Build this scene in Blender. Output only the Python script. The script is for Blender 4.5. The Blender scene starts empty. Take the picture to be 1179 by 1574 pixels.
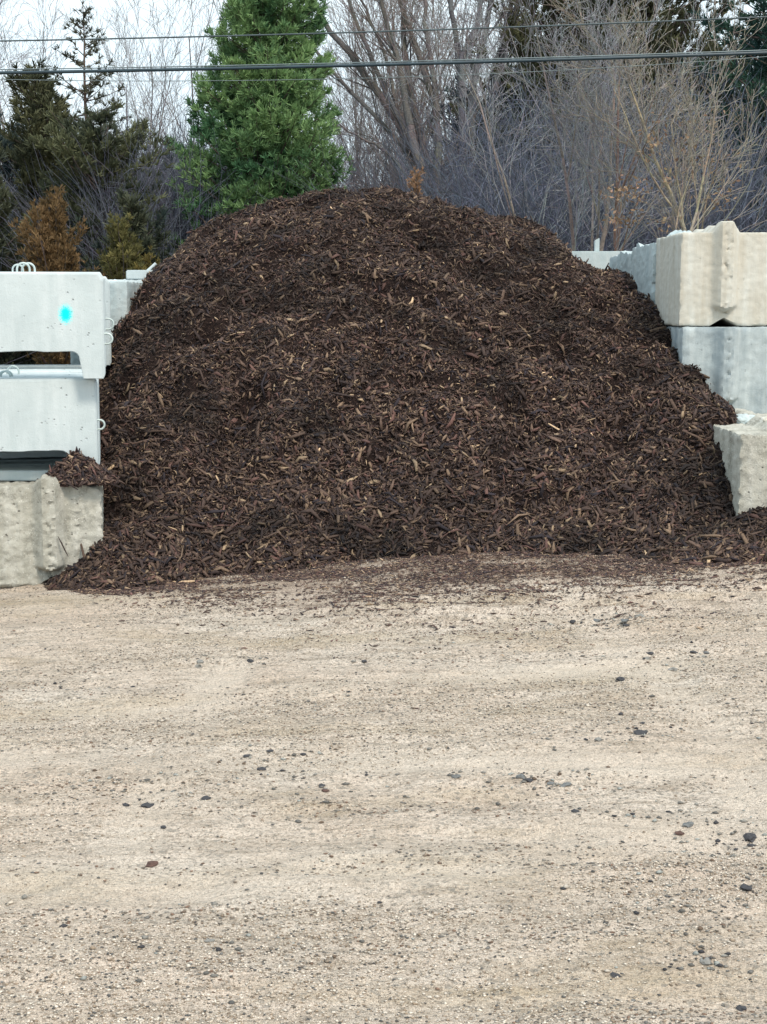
import bpy, bmesh, math, random
import numpy as np
from mathutils import Vector

C = bpy.context.scene.collection
rad = math.radians
rng = np.random.default_rng(7)
random.seed(7)

# ------------------------------------------------------------------ camera
F = 2400.0                      # focal length in photo pixels
PITCH = math.atan((787 - 473) / F)
CAMZ = 1.60
cam_d = bpy.data.cameras.new('camera')
cam = bpy.data.objects.new('camera', cam_d)
C.objects.link(cam)
cam.location = (0, 0, CAMZ)
cam.rotation_euler = (rad(90) - PITCH, 0, 0)
cam_d.sensor_fit = 'VERTICAL'
cam_d.sensor_height = 24
cam_d.lens = F / 1574 * 24
cam_d.clip_start = 0.05
cam_d.clip_end = 2000
bpy.context.scene.camera = cam

def P(u, v, Y):
    """world point seen at photo pixel (u,v) at distance Y"""
    a = (u - 589.5) / F; b = (787 - v) / F
    y = math.cos(PITCH) + b * math.sin(PITCH)
    z = -math.sin(PITCH) + b * math.cos(PITCH)
    t = Y / y
    return Vector((a * t, Y, CAMZ + z * t))

# ------------------------------------------------------------------ light
SUN_EL, SUN_AZ = rad(52), rad(150)      # azimuth measured from +Y clockwise
world = bpy.data.worlds.new('World'); bpy.context.scene.world = world
world.use_nodes = True
nt = world.node_tree; nt.nodes.clear()
out = nt.nodes.new('ShaderNodeOutputWorld'); bg = nt.nodes.new('ShaderNodeBackground')
sky = nt.nodes.new('ShaderNodeTexSky'); sky.sky_type = 'NISHITA'; sky.sun_disc = False
sky.sun_elevation = SUN_EL; sky.sun_rotation = SUN_AZ
sky.air_density = 1.0; sky.dust_density = 6.0; sky.ozone_density = 1.0
tc = nt.nodes.new('ShaderNodeTexCoord')
cn = nt.nodes.new('ShaderNodeTexNoise'); cn.inputs['Scale'].default_value = 2.2; cn.inputs['Detail'].default_value = 5
cmap = nt.nodes.new('ShaderNodeMapping'); cmap.inputs['Scale'].default_value = (1, 1, 3.5)
nt.links.new(tc.outputs['Generated'], cmap.inputs['Vector']); nt.links.new(cmap.outputs[0], cn.inputs['Vector'])
cr = nt.nodes.new('ShaderNodeValToRGB')          # overcast cloud deck
cr.color_ramp.elements[0].position = .3; cr.color_ramp.elements[0].color = (7.9, 9.7, 10.9, 1)
cr.color_ramp.elements[1].position = .7; cr.color_ramp.elements[1].color = (9.6, 10.9, 11.5, 1)
nt.links.new(cn.outputs['Fac'], cr.inputs['Fac'])
mx = nt.nodes.new('ShaderNodeMix'); mx.data_type = 'RGBA'; mx.inputs[0].default_value = 0.88
nt.links.new(sky.outputs[0], mx.inputs[6]); nt.links.new(cr.outputs[0], mx.inputs[7])
nt.links.new(mx.outputs[2], bg.inputs['Color']); bg.inputs['Strength'].default_value = 0.085
nt.links.new(bg.outputs[0], out.inputs['Surface'])
sun_d = bpy.data.lights.new('sun', 'SUN'); sun_d.energy = 1.9; sun_d.angle = rad(12); sun_d.color = (1, .88, .74)
sun = bpy.data.objects.new('sun', sun_d); C.objects.link(sun)
sd = Vector((math.sin(SUN_AZ) * math.cos(SUN_EL), math.cos(SUN_AZ) * math.cos(SUN_EL), math.sin(SUN_EL)))
sun.rotation_euler = sd.to_track_quat('Z', 'Y').to_euler()
sun.location = sd * 50
vs = bpy.context.scene.view_settings
vs.view_transform = 'Standard'; vs.look = 'None'; vs.exposure = 0.60; vs.gamma = 1.0; vs.use_curve_mapping = False

# ------------------------------------------------------------------ helpers
def hash3(ix, iy, iz, seed):
    h = (ix.astype(np.int64) * 73856093) ^ (iy.astype(np.int64) * 19349663) ^ (iz.astype(np.int64) * 83492791) ^ (seed * 2654435761)
    h = (h ^ (h >> 13)) * 1274126177 & 0xFFFFFFFF
    h = (h ^ (h >> 16)) * 2246822519 & 0xFFFFFFFF
    return ((h >> 8) & 0xFFFF) / 65535.0

def vn(p, seed=0):
    p = np.asarray(p, float); i = np.floor(p).astype(np.int64); f = p - i; f = f * f * (3 - 2 * f)
    r = 0
    for dx in (0, 1):
        for dy in (0, 1):
            for dz in (0, 1):
                w = (f[:, 0] if dx else 1 - f[:, 0]) * (f[:, 1] if dy else 1 - f[:, 1]) * (f[:, 2] if dz else 1 - f[:, 2])
                r = r + w * hash3(i[:, 0] + dx, i[:, 1] + dy, i[:, 2] + dz, seed)
    return r * 2 - 1

def fbm(p, oct=4, seed=0, gain=.5):
    r = 0; a = 1; p = np.asarray(p, float)
    for k in range(oct):
        r = r + a * vn(p * (2 ** k) + 17.3 * k, seed + k); a *= gain
    return r

def n2(x, y, sx, sy, oct=3, seed=0):
    return fbm(np.stack([x * sx, y * sy, np.zeros_like(x)], 1), oct, seed)

def mesh_obj(name, V, Fc, mat, parent=None, col=None, smooth=False):
    """V (n,3); Fc list of arrays of equal-sided faces"""
    me = bpy.data.meshes.new(name)
    V = np.asarray(V, np.float32)
    me.vertices.add(len(V)); me.vertices.foreach_set('co', V.ravel())
    if not isinstance(Fc, list): Fc = [Fc]
    Fc = [np.asarray(f, np.int32) for f in Fc if len(f)]
    loops = np.concatenate([f.ravel() for f in Fc])
    sizes = np.concatenate([np.full(len(f), f.shape[1], np.int32) for f in Fc])
    starts = np.concatenate([[0], np.cumsum(sizes)[:-1]]).astype(np.int32)
    me.loops.add(len(loops)); me.loops.foreach_set('vertex_index', loops)
    me.polygons.add(len(sizes)); me.polygons.foreach_set('loop_start', starts); me.polygons.foreach_set('loop_total', sizes)
    if smooth: me.polygons.foreach_set('use_smooth', np.ones(len(sizes), bool))
    if col is not None:
        a = me.attributes.new('tint', 'FLOAT_COLOR', 'POINT')
        c4 = np.ones((len(V), 4), np.float32); c4[:, :3] = col
        a.data.foreach_set('color', c4.ravel())
    me.update(); me.validate()
    me.materials.append(mat)
    o = bpy.data.objects.new(name, me); C.objects.link(o)
    if parent: o.parent = parent
    return o

def tag(o, label=None, cat=None, group=None, kind=None):
    if label: o['label'] = label
    if cat: o['category'] = cat
    if group: o['group'] = group
    if kind: o['kind'] = kind
    return o

def empty(name, loc, rz=0):
    o = bpy.data.objects.new(name, None); C.objects.link(o); o.location = loc; o.rotation_euler = (0, 0, rz)
    o.empty_display_size = .2
    return o

# ------------------------------------------------------------------ materials
def new_mat(name):
    m = bpy.data.materials.new(name); m.use_nodes = True
    n = m.node_tree; b = n.nodes['Principled BSDF']
    return m, n, b

def node(n, t, **kw):
    x = n.nodes.new(t)
    for k, v in kw.items():
        if hasattr(x, k): setattr(x, k, v)
        else: x.inputs[k].default_value = v
    return x

def mixc(n, fac, a, b, mode='MIX'):
    m = n.nodes.new('ShaderNodeMix'); m.data_type = 'RGBA'; m.blend_type = mode
    for s, v in ((0, fac), (6, a), (7, b)):
        if hasattr(v, 'links') or isinstance(v, bpy.types.NodeSocket): n.links.new(v, m.inputs[s])
        else: m.inputs[s].default_value = v if s == 0 else (*v, 1)
    return m.outputs[2]

def noise(n, vec, scale, detail=4, rough=.55, sc3=None):
    if sc3:
        mp = n.nodes.new('ShaderNodeMapping'); mp.inputs['Scale'].default_value = sc3
        n.links.new(vec, mp.inputs['Vector']); vec = mp.outputs[0]
    t = n.nodes.new('ShaderNodeTexNoise'); t.inputs['Scale'].default_value = scale
    t.inputs['Detail'].default_value = detail; t.inputs['Roughness'].default_value = rough
    n.links.new(vec, t.inputs['Vector']); return t.outputs['Fac']

def ramp(n, fac, p0, p1, v0=0., v1=1.):
    r = n.nodes.new('ShaderNodeMapRange'); r.inputs[1].default_value = p0; r.inputs[2].default_value = p1
    r.inputs[3].default_value = v0; r.inputs[4].default_value = v1
    n.links.new(fac, r.inputs[0]); return r.outputs[0]

def bump(n, b, h, strength, dist, prev=None):
    x = n.nodes.new('ShaderNodeBump'); x.inputs['Strength'].default_value = strength; x.inputs['Distance'].default_value = dist
    n.links.new(h, x.inputs['Height'])
    if prev: n.links.new(prev, x.inputs['Normal'])
    n.links.new(x.outputs[0], b.inputs['Normal']); return x.outputs[0]

def attr_mat(name, rough=.85, var=.3, scale=60, spec=.3, trans=0):
    m, n, b = new_mat(name)
    a = node(n, 'ShaderNodeAttribute', attribute_name='tint')
    g = n.nodes.new('ShaderNodeNewGeometry')
    f = noise(n, g.outputs['Position'], scale, 3)
    k = ramp(n, f, .3, .7, 1 - var, 1 + var)
    c = n.nodes.new('ShaderNodeVectorMath'); c.operation = 'SCALE'
    n.links.new(a.outputs['Color'], c.inputs[0]); n.links.new(k, c.inputs['Scale'])
    n.links.new(c.outputs[0], b.inputs['Base Color'])
    b.inputs['Roughness'].default_value = rough; b.inputs['Specular IOR Level'].default_value = spec
    if trans:
        t = n.nodes.new('ShaderNodeBsdfTranslucent'); n.links.new(c.outputs[0], t.inputs['Color'])
        mm = n.nodes.new('ShaderNodeMixShader'); mm.inputs[0].default_value = trans
        n.links.new(b.outputs[0], mm.inputs[1]); n.links.new(t.outputs[0], mm.inputs[2])
        n.links.new(mm.outputs[0], n.nodes['Material Output'].inputs['Surface'])
    return m

def concrete_mat(name, base, dark, pale, stain=.5, holes=.5, speck=.3, rough_bump=1.0, crystal=None, paint=None):
    m, n, b = new_mat(name)
    base, dark, pale = [tuple(q * .86 for q in w_) for w_ in (base, dark, pale)]
    t = n.nodes.new('ShaderNodeTexCoord'); v = t.outputs['Object']
    big = noise(n, v, 2.3, 5, .6)
    c = mixc(n, ramp(n, big, .35, .68), dark, base)
    st = noise(n, v, 3.2, 4, .6, (3.5, 3.5, .45))           # water streaks down the faces
    c = mixc(n, ramp(n, st, .42, .72, 0, stain), c, pale)
    med = noise(n, v, 14, 6, .65)
    c = mixc(n, ramp(n, med, .48, .75, 0, .55), c, dark)
    fine = noise(n, v, 130, 3, .6)
    c = mixc(n, ramp(n, fine, .56, .75, 0, speck), c, tuple(x * .45 for x in base))
    vo = node(n, 'ShaderNodeTexVoronoi', **{'Scale': 26.0}); n.links.new(v, vo.inputs['Vector'])
    mask = noise(n, v, 4.1, 3, .6)
    gate = ramp(n, mask, .5, .62)
    hole = ramp(n, vo.outputs['Distance'], .10, .2, 1, 0)
    mh = n.nodes.new('ShaderNodeMath'); mh.operation = 'MULTIPLY'; n.links.new(gate, mh.inputs[0]); n.links.new(hole, mh.inputs[1])
    mh2 = n.nodes.new('ShaderNodeMath'); mh2.operation = 'MULTIPLY'; n.links.new(mh.outputs[0], mh2.inputs[0]); mh2.inputs[1].default_value = holes
    c = mixc(n, mh2.outputs[0], c, tuple(x * .3 for x in dark))
    if rough_bump > 1.2:                                    # exposed aggregate on the worn faces
        v2 = node(n, 'ShaderNodeTexVoronoi', **{'Scale': 95.0}); n.links.new(v, v2.inputs['Vector'])
        g2 = n.nodes.new('ShaderNodeMath'); g2.operation = 'MULTIPLY'
        n.links.new(ramp(n, noise(n, v, 6.5, 6, .75), .50, .66, 0, .75), g2.inputs[0]); n.links.new(ramp(n, v2.outputs['Distance'], .25, .5, 0, 1), g2.inputs[1])
        c = mixc(n, g2.outputs[0], c, tuple(x * .5 for x in dark))
        s2 = n.nodes.new('ShaderNodeSeparateColor'); n.links.new(v2.outputs['Color'], s2.inputs[0])
        g3 = n.nodes.new('ShaderNodeMath'); g3.operation = 'MULTIPLY'
        n.links.new(ramp(n, s2.outputs[0], .82, .9), g3.inputs[0]); n.links.new(ramp(n, v2.outputs['Distance'], .15, .3, .8, 0), g3.inputs[1])
        c = mixc(n, g3.outputs[0], c, (.74, .74, .70))
    if paint:                                               # round sprayed paint dot with a soft edge
        px, pz, r, pc = paint
        sp = n.nodes.new('ShaderNodeSeparateXYZ'); n.links.new(v, sp.inputs[0])
        def sub(s, k):
            a = n.nodes.new('ShaderNodeMath'); a.operation = 'SUBTRACT'; n.links.new(s, a.inputs[0]); a.inputs[1].default_value = k; return a.outputs[0]
        cx = n.nodes.new('ShaderNodeCombineXYZ'); n.links.new(sub(sp.outputs[0], px), cx.inputs[0])
        sz = sub(sp.outputs[2], pz)
        n.links.new(sz, cx.inputs[1])
        # slightly sheared oval
        ln = n.nodes.new('ShaderNodeVectorMath'); ln.operation = 'LENGTH'
        sh = n.nodes.new('ShaderNodeMapping'); sh.inputs['Rotation'].default_value = (0, 0, rad(-35)); sh.inputs['Scale'].default_value = (1.25, .9, 1)
        n.links.new(cx.outputs[0], sh.inputs['Vector']); n.links.new(sh.outputs[0], ln.inputs[0])
        wob = n.nodes.new('ShaderNodeMath'); wob.operation = 'ADD'; n.links.new(ln.outputs['Value'], wob.inputs[0])
        n.links.new(ramp(n, fine, .3, .7, -.016, .016), wob.inputs[1])
        fm = node(n, 'ShaderNodeMapRange', interpolation_type='SMOOTHSTEP')
        fm.inputs[1].default_value = r * .35; fm.inputs[2].default_value = r; fm.inputs[3].default_value = 1; fm.inputs[4].default_value = 0
        n.links.new(wob.outputs[0], fm.inputs[0])
        c = mixc(n, fm.outputs[0], c, pc)
    n.links.new(c, b.inputs['Base Color'])
    b.inputs['Roughness'].default_value = .9; b.inputs['Specular IOR Level'].default_value = .25
    nb = bump(n, b, med, .35 * rough_bump, .02)
    nb = bump(n, b, fine, .5 * rough_bump, .004, nb)
    inv = ramp(n, mh.outputs[0], 0, 1, 1, 0)
    bump(n, b, inv, .8 * holes, .012, nb)
    return m

M_old = concrete_mat('weathered_beige_concrete', (.57, .56, .49), (.42, .41, .35), (.70, .69, .63), .6, .9, .5, 1.5)
M_tan = concrete_mat('tan_concrete', (.65, .62, .54), (.55, .52, .44), (.72, .73, .68), .9, .25, .15, .7)
M_blue = concrete_mat('blue_grey_concrete', (.50, .57, .58), (.30, .36, .39), (.62, .68, .68), .8, .3, .25, .8)  # blue-grey tone with darker patches at random
M_pale = concrete_mat('pale_blue_concrete', (.56, .65, .66), (.46, .55, .57), (.68, .73, .72), .7, .4, .2, .9)
M_new = concrete_mat('fresh_white_precast', (.66, .745, .765), (.55, .63, .65), (.73, .80, .82), .7, .7, .24, .6)
M_dot = concrete_mat('fresh_white_precast_with_dot', (.66, .745, .765), (.55, .63, .65), (.73, .80, .82), .7, .7, .24, .6,
                     paint=(.0, .0, .062, (.0, .95, .97)))

def plain(name, col, rough=.6, metal=0., var=.15, sc=30):
    m, n, b = new_mat(name)
    t = n.nodes.new('ShaderNodeTexCoord')
    f = noise(n, t.outputs['Object'], sc, 4)
    c = mixc(n, ramp(n, f, .3, .7), tuple(x * (1 - var) for x in col), tuple(min(1, x * (1 + var)) for x in col))
    n.links.new(c, b.inputs['Base Color']); b.inputs['Roughness'].default_value = rough; b.inputs['Metallic'].default_value = metal
    return m
M_loop = plain('galvanised_rebar', (.48, .56, .55), .5, .2)
M_cable = plain('cable_sheath', (.022, .045, .06), .38, 0, .25, 6)
M_wire = plain('thin_wire', (.06, .085, .095), .5, .2, .2, 6)
M_strand = plain('bright_strand', (.16, .20, .21), .45, .4, .2, 6)
M_bark = attr_mat('bark', .95, .3, 25)
M_twig = attr_mat('twigs', .9, .2, 12)
M_leaf = attr_mat('needles', .8, .2, 8, .2, .22)
M_chip = attr_mat('wood_chip', .78, .3, 120, .35)
M_stone = attr_mat('stone', .9, .2, 90, .25)

# ------------------------------------------------------------------ ground
def gslope(x, y):
    return .062 * (np.clip(x, -3.2, 3.4) + 1.7) * np.clip((y - 3.5) / 5, 0, 1) 

TRK = [(4.35, .20, .02, .16), (6.15, .16, .015, .15), (5.2, -.10, .03, .13), (8.1, .05, .02, .13)]
def tracks(x, y):
    """wheel tracks pressed into the yard: compaction 0..1 and depth"""
    c = np.zeros_like(x); lug = np.zeros_like(x)
    wv = .12 * n2(x, y, .5, .5, 2, 111)
    for a, b, k, w in TRK:
        for off in (0, .02):
            d = (y - (a + b * x + k * x * x + off) - wv) / w
            g = np.exp(-d ** 4); c = np.maximum(c, g)
            lug = lug + g * np.sin(x * 75 + 25 * np.abs(d)) * .0022
    for a, b, w in ((-.72, .03, .11), (.95, -.12, .12)):
        d = (x - (a + b * (y - 7)) - wv) / w
        g = np.exp(-d ** 4) * np.clip((8.9 - y) / .8, 0, 1) * np.clip((y - 3.2) / 1.5, 0, 1); c = np.maximum(c, g)
        lug = lug + g * np.sin(y * 70 + 25 * np.abs(d)) * .0028
    return np.clip(c * (.55 + .6 * n2(x, y, 1.2, 2, 2, 113)), 0, 1), lug

def gz(x, y):
    x = np.asarray(x, float); y = np.asarray(y, float)
    tc_, lg_ = tracks(x, y)
    near = np.exp(-(np.maximum(np.abs(x) - 4, 0) / 6) ** 2)
    z = gslope(x, y)
    z = z + .016 * n2(x, y, .55, 1.1, 3, 3)
    z = z + .011 * n2(x + .35 * y, y, .9, 4.5, 3, 5) * near      # shallow wheel scuffs running across
    z = z + .011 * n2(x, y, 6, 11, 3, 9) * near
    rut = np.exp(-((y - (7.55 + .08 * x)) / .28) ** 2) * np.clip((x + .5) / .4, 0, 1) * np.clip((2.6 - x) / .5, 0, 1)
    z = z + .020 * rut * np.sin((x * 1 + y * 4) * 9 + 2 * n2(x, y, 1.5, 1.5, 2, 31))
    return z - .010 * tc_ + lg_ * (tc_ > .05)

xs = np.concatenate([[-400, -150, -60, -30, -18, -12, -8, -6, -5], np.arange(-4.2, 4.2, .025), [4.4, 5, 6, 8, 12, 18, 30, 60, 150, 400]])
ys = np.concatenate([[-300, -60, -20, -6, -2, 0, 1, 1.8, 2.4], np.arange(2.8, 10.6, .022), [10.8, 11.2, 12, 13, 14, 16, 19, 24, 30, 40, 60, 100, 200, 500, 900]])
gx, gy = np.meshgrid(xs, ys); sh = gx.shape
gv = np.stack([gx.ravel(), gy.ravel(), gz(gx.ravel(), gy.ravel())], 1)
idx = np.arange(sh[0] * sh[1]).reshape(sh)
comp, _ = tracks(gv[:, 0], gv[:, 1])
_t0 = np.interp(gv[:, 0], [-3.2, -1.98, -1.5, -1.05, -.3, .05, 1.1, 1.7, 2.2, 3.2], [10, 9.2, 8.84, 9.0, 9.12, 9.16, 9.1, 8.85, 8.5, 8.9])
_rc = np.interp(gv[:, 0], [-2.2, -1.5, -.9, -.3, .3, 1.2, 1.8, 2.4], [.08, .15, .6, 1.3, 1.35, 1.1, .5, .3])
dust_ = np.clip(1.15 - (_t0 - gv[:, 1]) / _rc + .45 * n2(gv[:, 0], gv[:, 1], 1.6, 3.5, 3, 117), 0, 1)
gcol = np.stack([comp, dust_, comp * 0], 1)
gf = np.stack([idx[:-1, :-1], idx[:-1, 1:], idx[1:, 1:], idx[1:, :-1]], -1).reshape(-1, 4)

m, n, b = new_mat('gravel_yard')
g = n.nodes.new('ShaderNodeNewGeometry'); v = g.outputs['Position']
big = noise(n, v, .9, 5, .6)
c = mixc(n, ramp(n, big, .35, .65), (.78, .635, .515), (.85, .745, .64))
streak = noise(n, v, 1.0, 6, .7, (.9, 5.5, 1))
c = mixc(n, ramp(n, streak, .46, .62, 0, .6), c, (.50, .415, .33))
st2 = noise(n, v, 1.0, 5, .7, (4, 19, 1))
c = mixc(n, ramp(n, st2, .50, .64, 0, .6), c, (.38, .30, .225))
ochre = noise(n, v, 1.0, 4, .6, (.7, 2.2, 1))
c = mixc(n, ramp(n, ochre, .52, .7, 0, .5), c, (.50, .38, .22))
fine = noise(n, v, 85, 4, .7)
mid = noise(n, v, 28, 5, .72, (.75, 1.25, 1))
c = mixc(n, ramp(n, mid, .52, .68, 0, .5), c, (.38, .305, .23))
c = mixc(n, ramp(n, fine, .50, .64, 0, .7), c, (.23, .18, .135))
fine2 = noise(n, v, 160, 3, .7)
c = mixc(n, ramp(n, fine2, .55, .7, 0, .6), c, (.78, .74, .64))
vo = node(n, 'ShaderNodeTexVoronoi', **{'Scale': 70.0}); n.links.new(v, vo.inputs['Vector'])
cell = n.nodes.new('ShaderNodeSeparateColor'); n.links.new(vo.outputs['Color'], cell.inputs[0])
c = mixc(n, ramp(n, cell.outputs[0], .80, .98, 0, .6), c, (.26, .24, .21))
# brown mulch dust trodden into the gravel in front of the pile, and leaf litter beyond the walls
sp = n.nodes.new('ShaderNodeSeparateXYZ'); n.links.new(v, sp.inputs[0])
ga = node(n, 'ShaderNodeAttribute', attribute_name='tint'); gs = n.nodes.new('ShaderNodeSeparateColor'); n.links.new(ga.outputs['Color'], gs.inputs[0])
c = mixc(n, ramp(n, gs.outputs[0], 0, 1, 0, .6), c, (.80, .69, .575))
dust = gs.outputs[1]
dn = noise(n, v, 14, 5, .7)
dm = n.nodes.new('ShaderNodeMath'); dm.operation = 'MULTIPLY'; n.links.new(dust, dm.inputs[0]); n.links.new(ramp(n, dn, .30, .58, .15, .9), dm.inputs[1])
c = mixc(n, dm.outputs[0], c, (.20, .125, .085))
far = ramp(n, sp.outputs[1], 15, 18)
c = mixc(n, far, c, (.09, .07, .045))
n.links.new(c, b.inputs['Base Color']); b.inputs['Roughness'].default_value = .95; b.inputs['Specular IOR Level'].default_value = .2
nb = bump(n, b, mid, 1, .03)
nb = bump(n, b, fine, 1, .014, nb)
bump(n, b, vo.outputs['Distance'], .55, .007, nb)
tag(mesh_obj('ground', gv, gf, m, smooth=True, col=gcol), kind='structure')

def stones(cx, cy, s, cols, flat=.6, sink=.25, seed=1):
    """low irregular octahedra, N at once"""
    r = np.random.default_rng(seed); N = len(cx)
    base = np.array([[1, 0, 0], [.4, .85, .1], [-.55, .75, 0], [-1, 0, .05], [-.4, -.85, 0], [.5, -.8, .05], [.1, .05, 1], [0, 0, -1]], float)
    fc = np.array([[i, (i + 1) % 6, 6] for i in range(6)] + [[(i + 1) % 6, i, 7] for i in range(6)])
    v = base[None] * (1 + r.uniform(-.28, .28, (N, 8, 3)))
    v[:, :, 0] *= r.uniform(.8, 1.4, (N, 1)); v[:, :, 2] *= flat * r.uniform(.6, 1.2, (N, 1))
    a = r.uniform(0, 6.28, N); ca, sa = np.cos(a)[:, None], np.sin(a)[:, None]
    x = v[:, :, 0] * ca - v[:, :, 1] * sa; y = v[:, :, 0] * sa + v[:, :, 1] * ca
    v = np.stack([x, y, v[:, :, 2]], -1) * s[:, None, None]
    z = gz(cx, cy) + s * flat * (1 - sink) * .6
    v += np.stack([cx, cy, z], 1)[:, None]
    F_ = (fc[None] + (np.arange(N) * 8)[:, None, None]).reshape(-1, 3)
    return v.reshape(-1, 3), F_, np.repeat(cols, 8, 0)

def gravel(N, seed, smin, smax, power, ymax=9.6):
    r = np.random.default_rng(seed)
    y = 2.9 + (ymax - 2.9) * r.random(N) ** 1.15
    x = r.uniform(-1, 1, N) * (y * .262 + .35)
    d = n2(x, y, 1.1, 2.6, 3, 21)
    keep = r.random(N) < np.clip(.42 + 1.0 * d, .08, 1) * (1 - .75 * tracks(x, y)[0])
    x, y = x[keep], y[keep]; N = len(x)
    s = smin + (smax - smin) * r.random(N) ** power
    t = r.random(N)[:, None]; k = r.random(N)
    col = np.where(t < .42, np.array([[.54, .48, .41]]), np.where(t < .68, np.array([[.44, .38, .31]]), np.where(t < .88, np.array([[.27, .21, .155]]), np.array([[.09, .088, .085]]))))
    col = col * (.80 + .5 * k[:, None])
    return x, y, s, col
x, y, s, col = gravel(340000, 11, .0013, .0052, 2.4)
x2, y2, s2, col2 = gravel(1300, 12, .004, .009, 3.0)
cl = [(930, 950, 75, 12, 260), (1010, 1003, 90, 10, 160), (830, 1197, 90, 12, 240), (420, 1165, 90, 18, 130), (210, 1205, 110, 25, 260), (390, 1015, 25, 5, 40), (130, 1058, 60, 9, 70), (990, 1128, 40, 8, 50),
      (640, 1000, 120, 30, 120), (1100, 1290, 90, 50, 330), (500, 1210, 160, 25, 160), (880, 1140, 120, 14, 110), (1090, 1480, 60, 20, 120), (230, 980, 160, 25, 110), (1080, 1100, 120, 30, 130), (960, 1255, 60, 5, 50), (450, 1080, 150, 12, 90), (1020, 1380, 120, 40, 200), (300, 1450, 220, 60, 200)]
def ground_hit(u, v):
    Y = 6.
    for _ in range(12):
        p = P(u, v, Y); z = float(gz(np.array([p.x]), np.array([Y]))[0])
        Y = Y * (CAMZ - z) / (CAMZ - p.z)
    return P(u, v, Y)
rc = np.random.default_rng(77); xs3, ys3, ss3 = [], [], []
for (u, v_, du, dv, n_) in cl:
    n_ = int(n_ * .6)
    c0 = ground_hit(u, v_); c1 = ground_hit(u + du, v_); c2 = ground_hit(u, v_ - dv)
    xs3.append(rc.normal(c0.x, (c1.x - c0.x) * .7, n_)); ys3.append(rc.normal(c0.y, abs(c2.y - c0.y) * .7, n_)); ss3.append(.0022 + .0085 * rc.random(n_) ** 3)
xs3, ys3, ss3 = map(np.concatenate, (xs3, ys3, ss3))
pal3 = np.array([[.13, .125, .115], [.21, .20, .18], [.30, .31, .29], [.13, .095, .07], [.05, .05, .055]]); col3 = pal3[rc.choice(5, len(xs3), p=[.28, .27, .2, .13, .12])] * rc.uniform(.8, 1.2, (len(xs3), 1))
V, Fq, cc = stones(np.concatenate([x, x2, xs3]), np.concatenate([y, y2, ys3]), np.concatenate([s, s2, ss3]), np.concatenate([col, col2, col3]), seed=3)
# flat dark crumbs of bark and slate lying in thin drifts left by the wheels
nf = 90000; fy = 2.9 + 6.6 * rc.random(nf); fx = rc.uniform(-1, 1, nf) * (fy * .262 + .35)
dr_ = n2(fx + .4 * fy, fy, 1.0, 6.5, 4, 131)
kf_ = rc.random(nf) < np.clip(-.05 + 1.15 * dr_, .03, 1) * (1 - .7 * tracks(fx, fy)[0]); fx, fy = fx[kf_], fy[kf_]; nf = len(fx)
fs = .0020 + .0050 * rc.random(nf) ** 2.6
fcol = np.array([[.16, .135, .11], [.25, .20, .155], [.15, .145, .135], [.32, .29, .25], [.19, .125, .09]])[rc.choice(5, nf)] * rc.uniform(.7, 1.3, (nf, 1))
V2, F2, cc2 = stones(fx, fy, fs, fcol, flat=.42, seed=4)
Fq = np.concatenate([Fq, F2 + len(V)]); V = np.concatenate([V, V2]); cc = np.concatenate([cc, cc2])
tag(mesh_obj('gravel', V, Fq, M_stone, col=cc), 'fine beige and grey crushed gravel spread over the yard in front of the pile', 'gravel', kind='stuff')

# larger loose stones, one object each (photo position, radius in m, shade)
big_st_all = [(226,1240,.017,0),(193,1238,.012,0),(316,1228,.013,0),(380,1163,.012,0),(415,1155,.012,0),(400,1183,.013,0),(466,1160,.009,0),(252,1272,.009,0),
 (322,1447,.011,1),(1058,1268,.014,2),(1154,1290,.018,0),(1155,1300,.010,0),(1044,1282,.014,3),(884,1248,.012,0),(1146,1367,.016,0),(1084,1479,.013,1),
 (385,1017,.014,0),(307,1018,.014,1),(560,1017,.012,0),(955,1045,.016,0),(985,1128,.022,0),(988,1112,.009,0),(920,1138,.013,1),(955,1098,.009,0),
 (880,957,.015,0),(903,952,.020,2),(918,955,.016,2),(960,955,.018,2),(985,948,.017,1),(962,962,.014,0),(1000,1005,.014,0),(1066,1003,.014,0),(1086,1004,.012,2),
 (1035,1030,.016,1),(700,1195,.013,2),(800,1195,.013,2),(812,1200,.015,0),(845,1205,.013,2),(870,1207,.014,2),(945,1500,.010,0),(1140,1552,.011,0),(495,1208,.010,0),
 (500,1216,.010,3),(233,1330,.014,3),(353,1335,.010,3),(1118,1234,.015,2),(1104,1338,.013,2),(930,1315,.009,1),(540,1400,.008,1),(690,1370,.009,0),(230,1165,.008,3),
 (150,1055,.012,1),(178,1045,.011,1),(120,1061,.012,1),(1070,1565,.009,1),(660,1545,.010,1),(1010,1510,.010,0),(1090,1150,.012,1),(648,1252,.010,0),(770,1278,.010,2)]
big_st = big_st_all[:44]
shade = {0: (.055, .055, .06), 1: (.22, .215, .20), 2: (.15, .155, .155), 3: (.10, .06, .05)}
stlab = {0: 'small nearly black stone lying loose on the pale gravel yard', 1: 'small mid grey stone lying half sunk in the pale gravel yard',
         2: 'small blue-grey stone lying loose on the pale gravel yard', 3: 'small dark reddish brown clod lying on the pale gravel yard'}
def ground_hit(u, v):
    Y = 6.
    for _ in range(12):
        p = P(u, v, Y); z = float(gz(np.array([p.x]), np.array([Y]))[0])
        Y = Y * (CAMZ - z) / (CAMZ - p.z)
    return P(u, v, Y)
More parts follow.
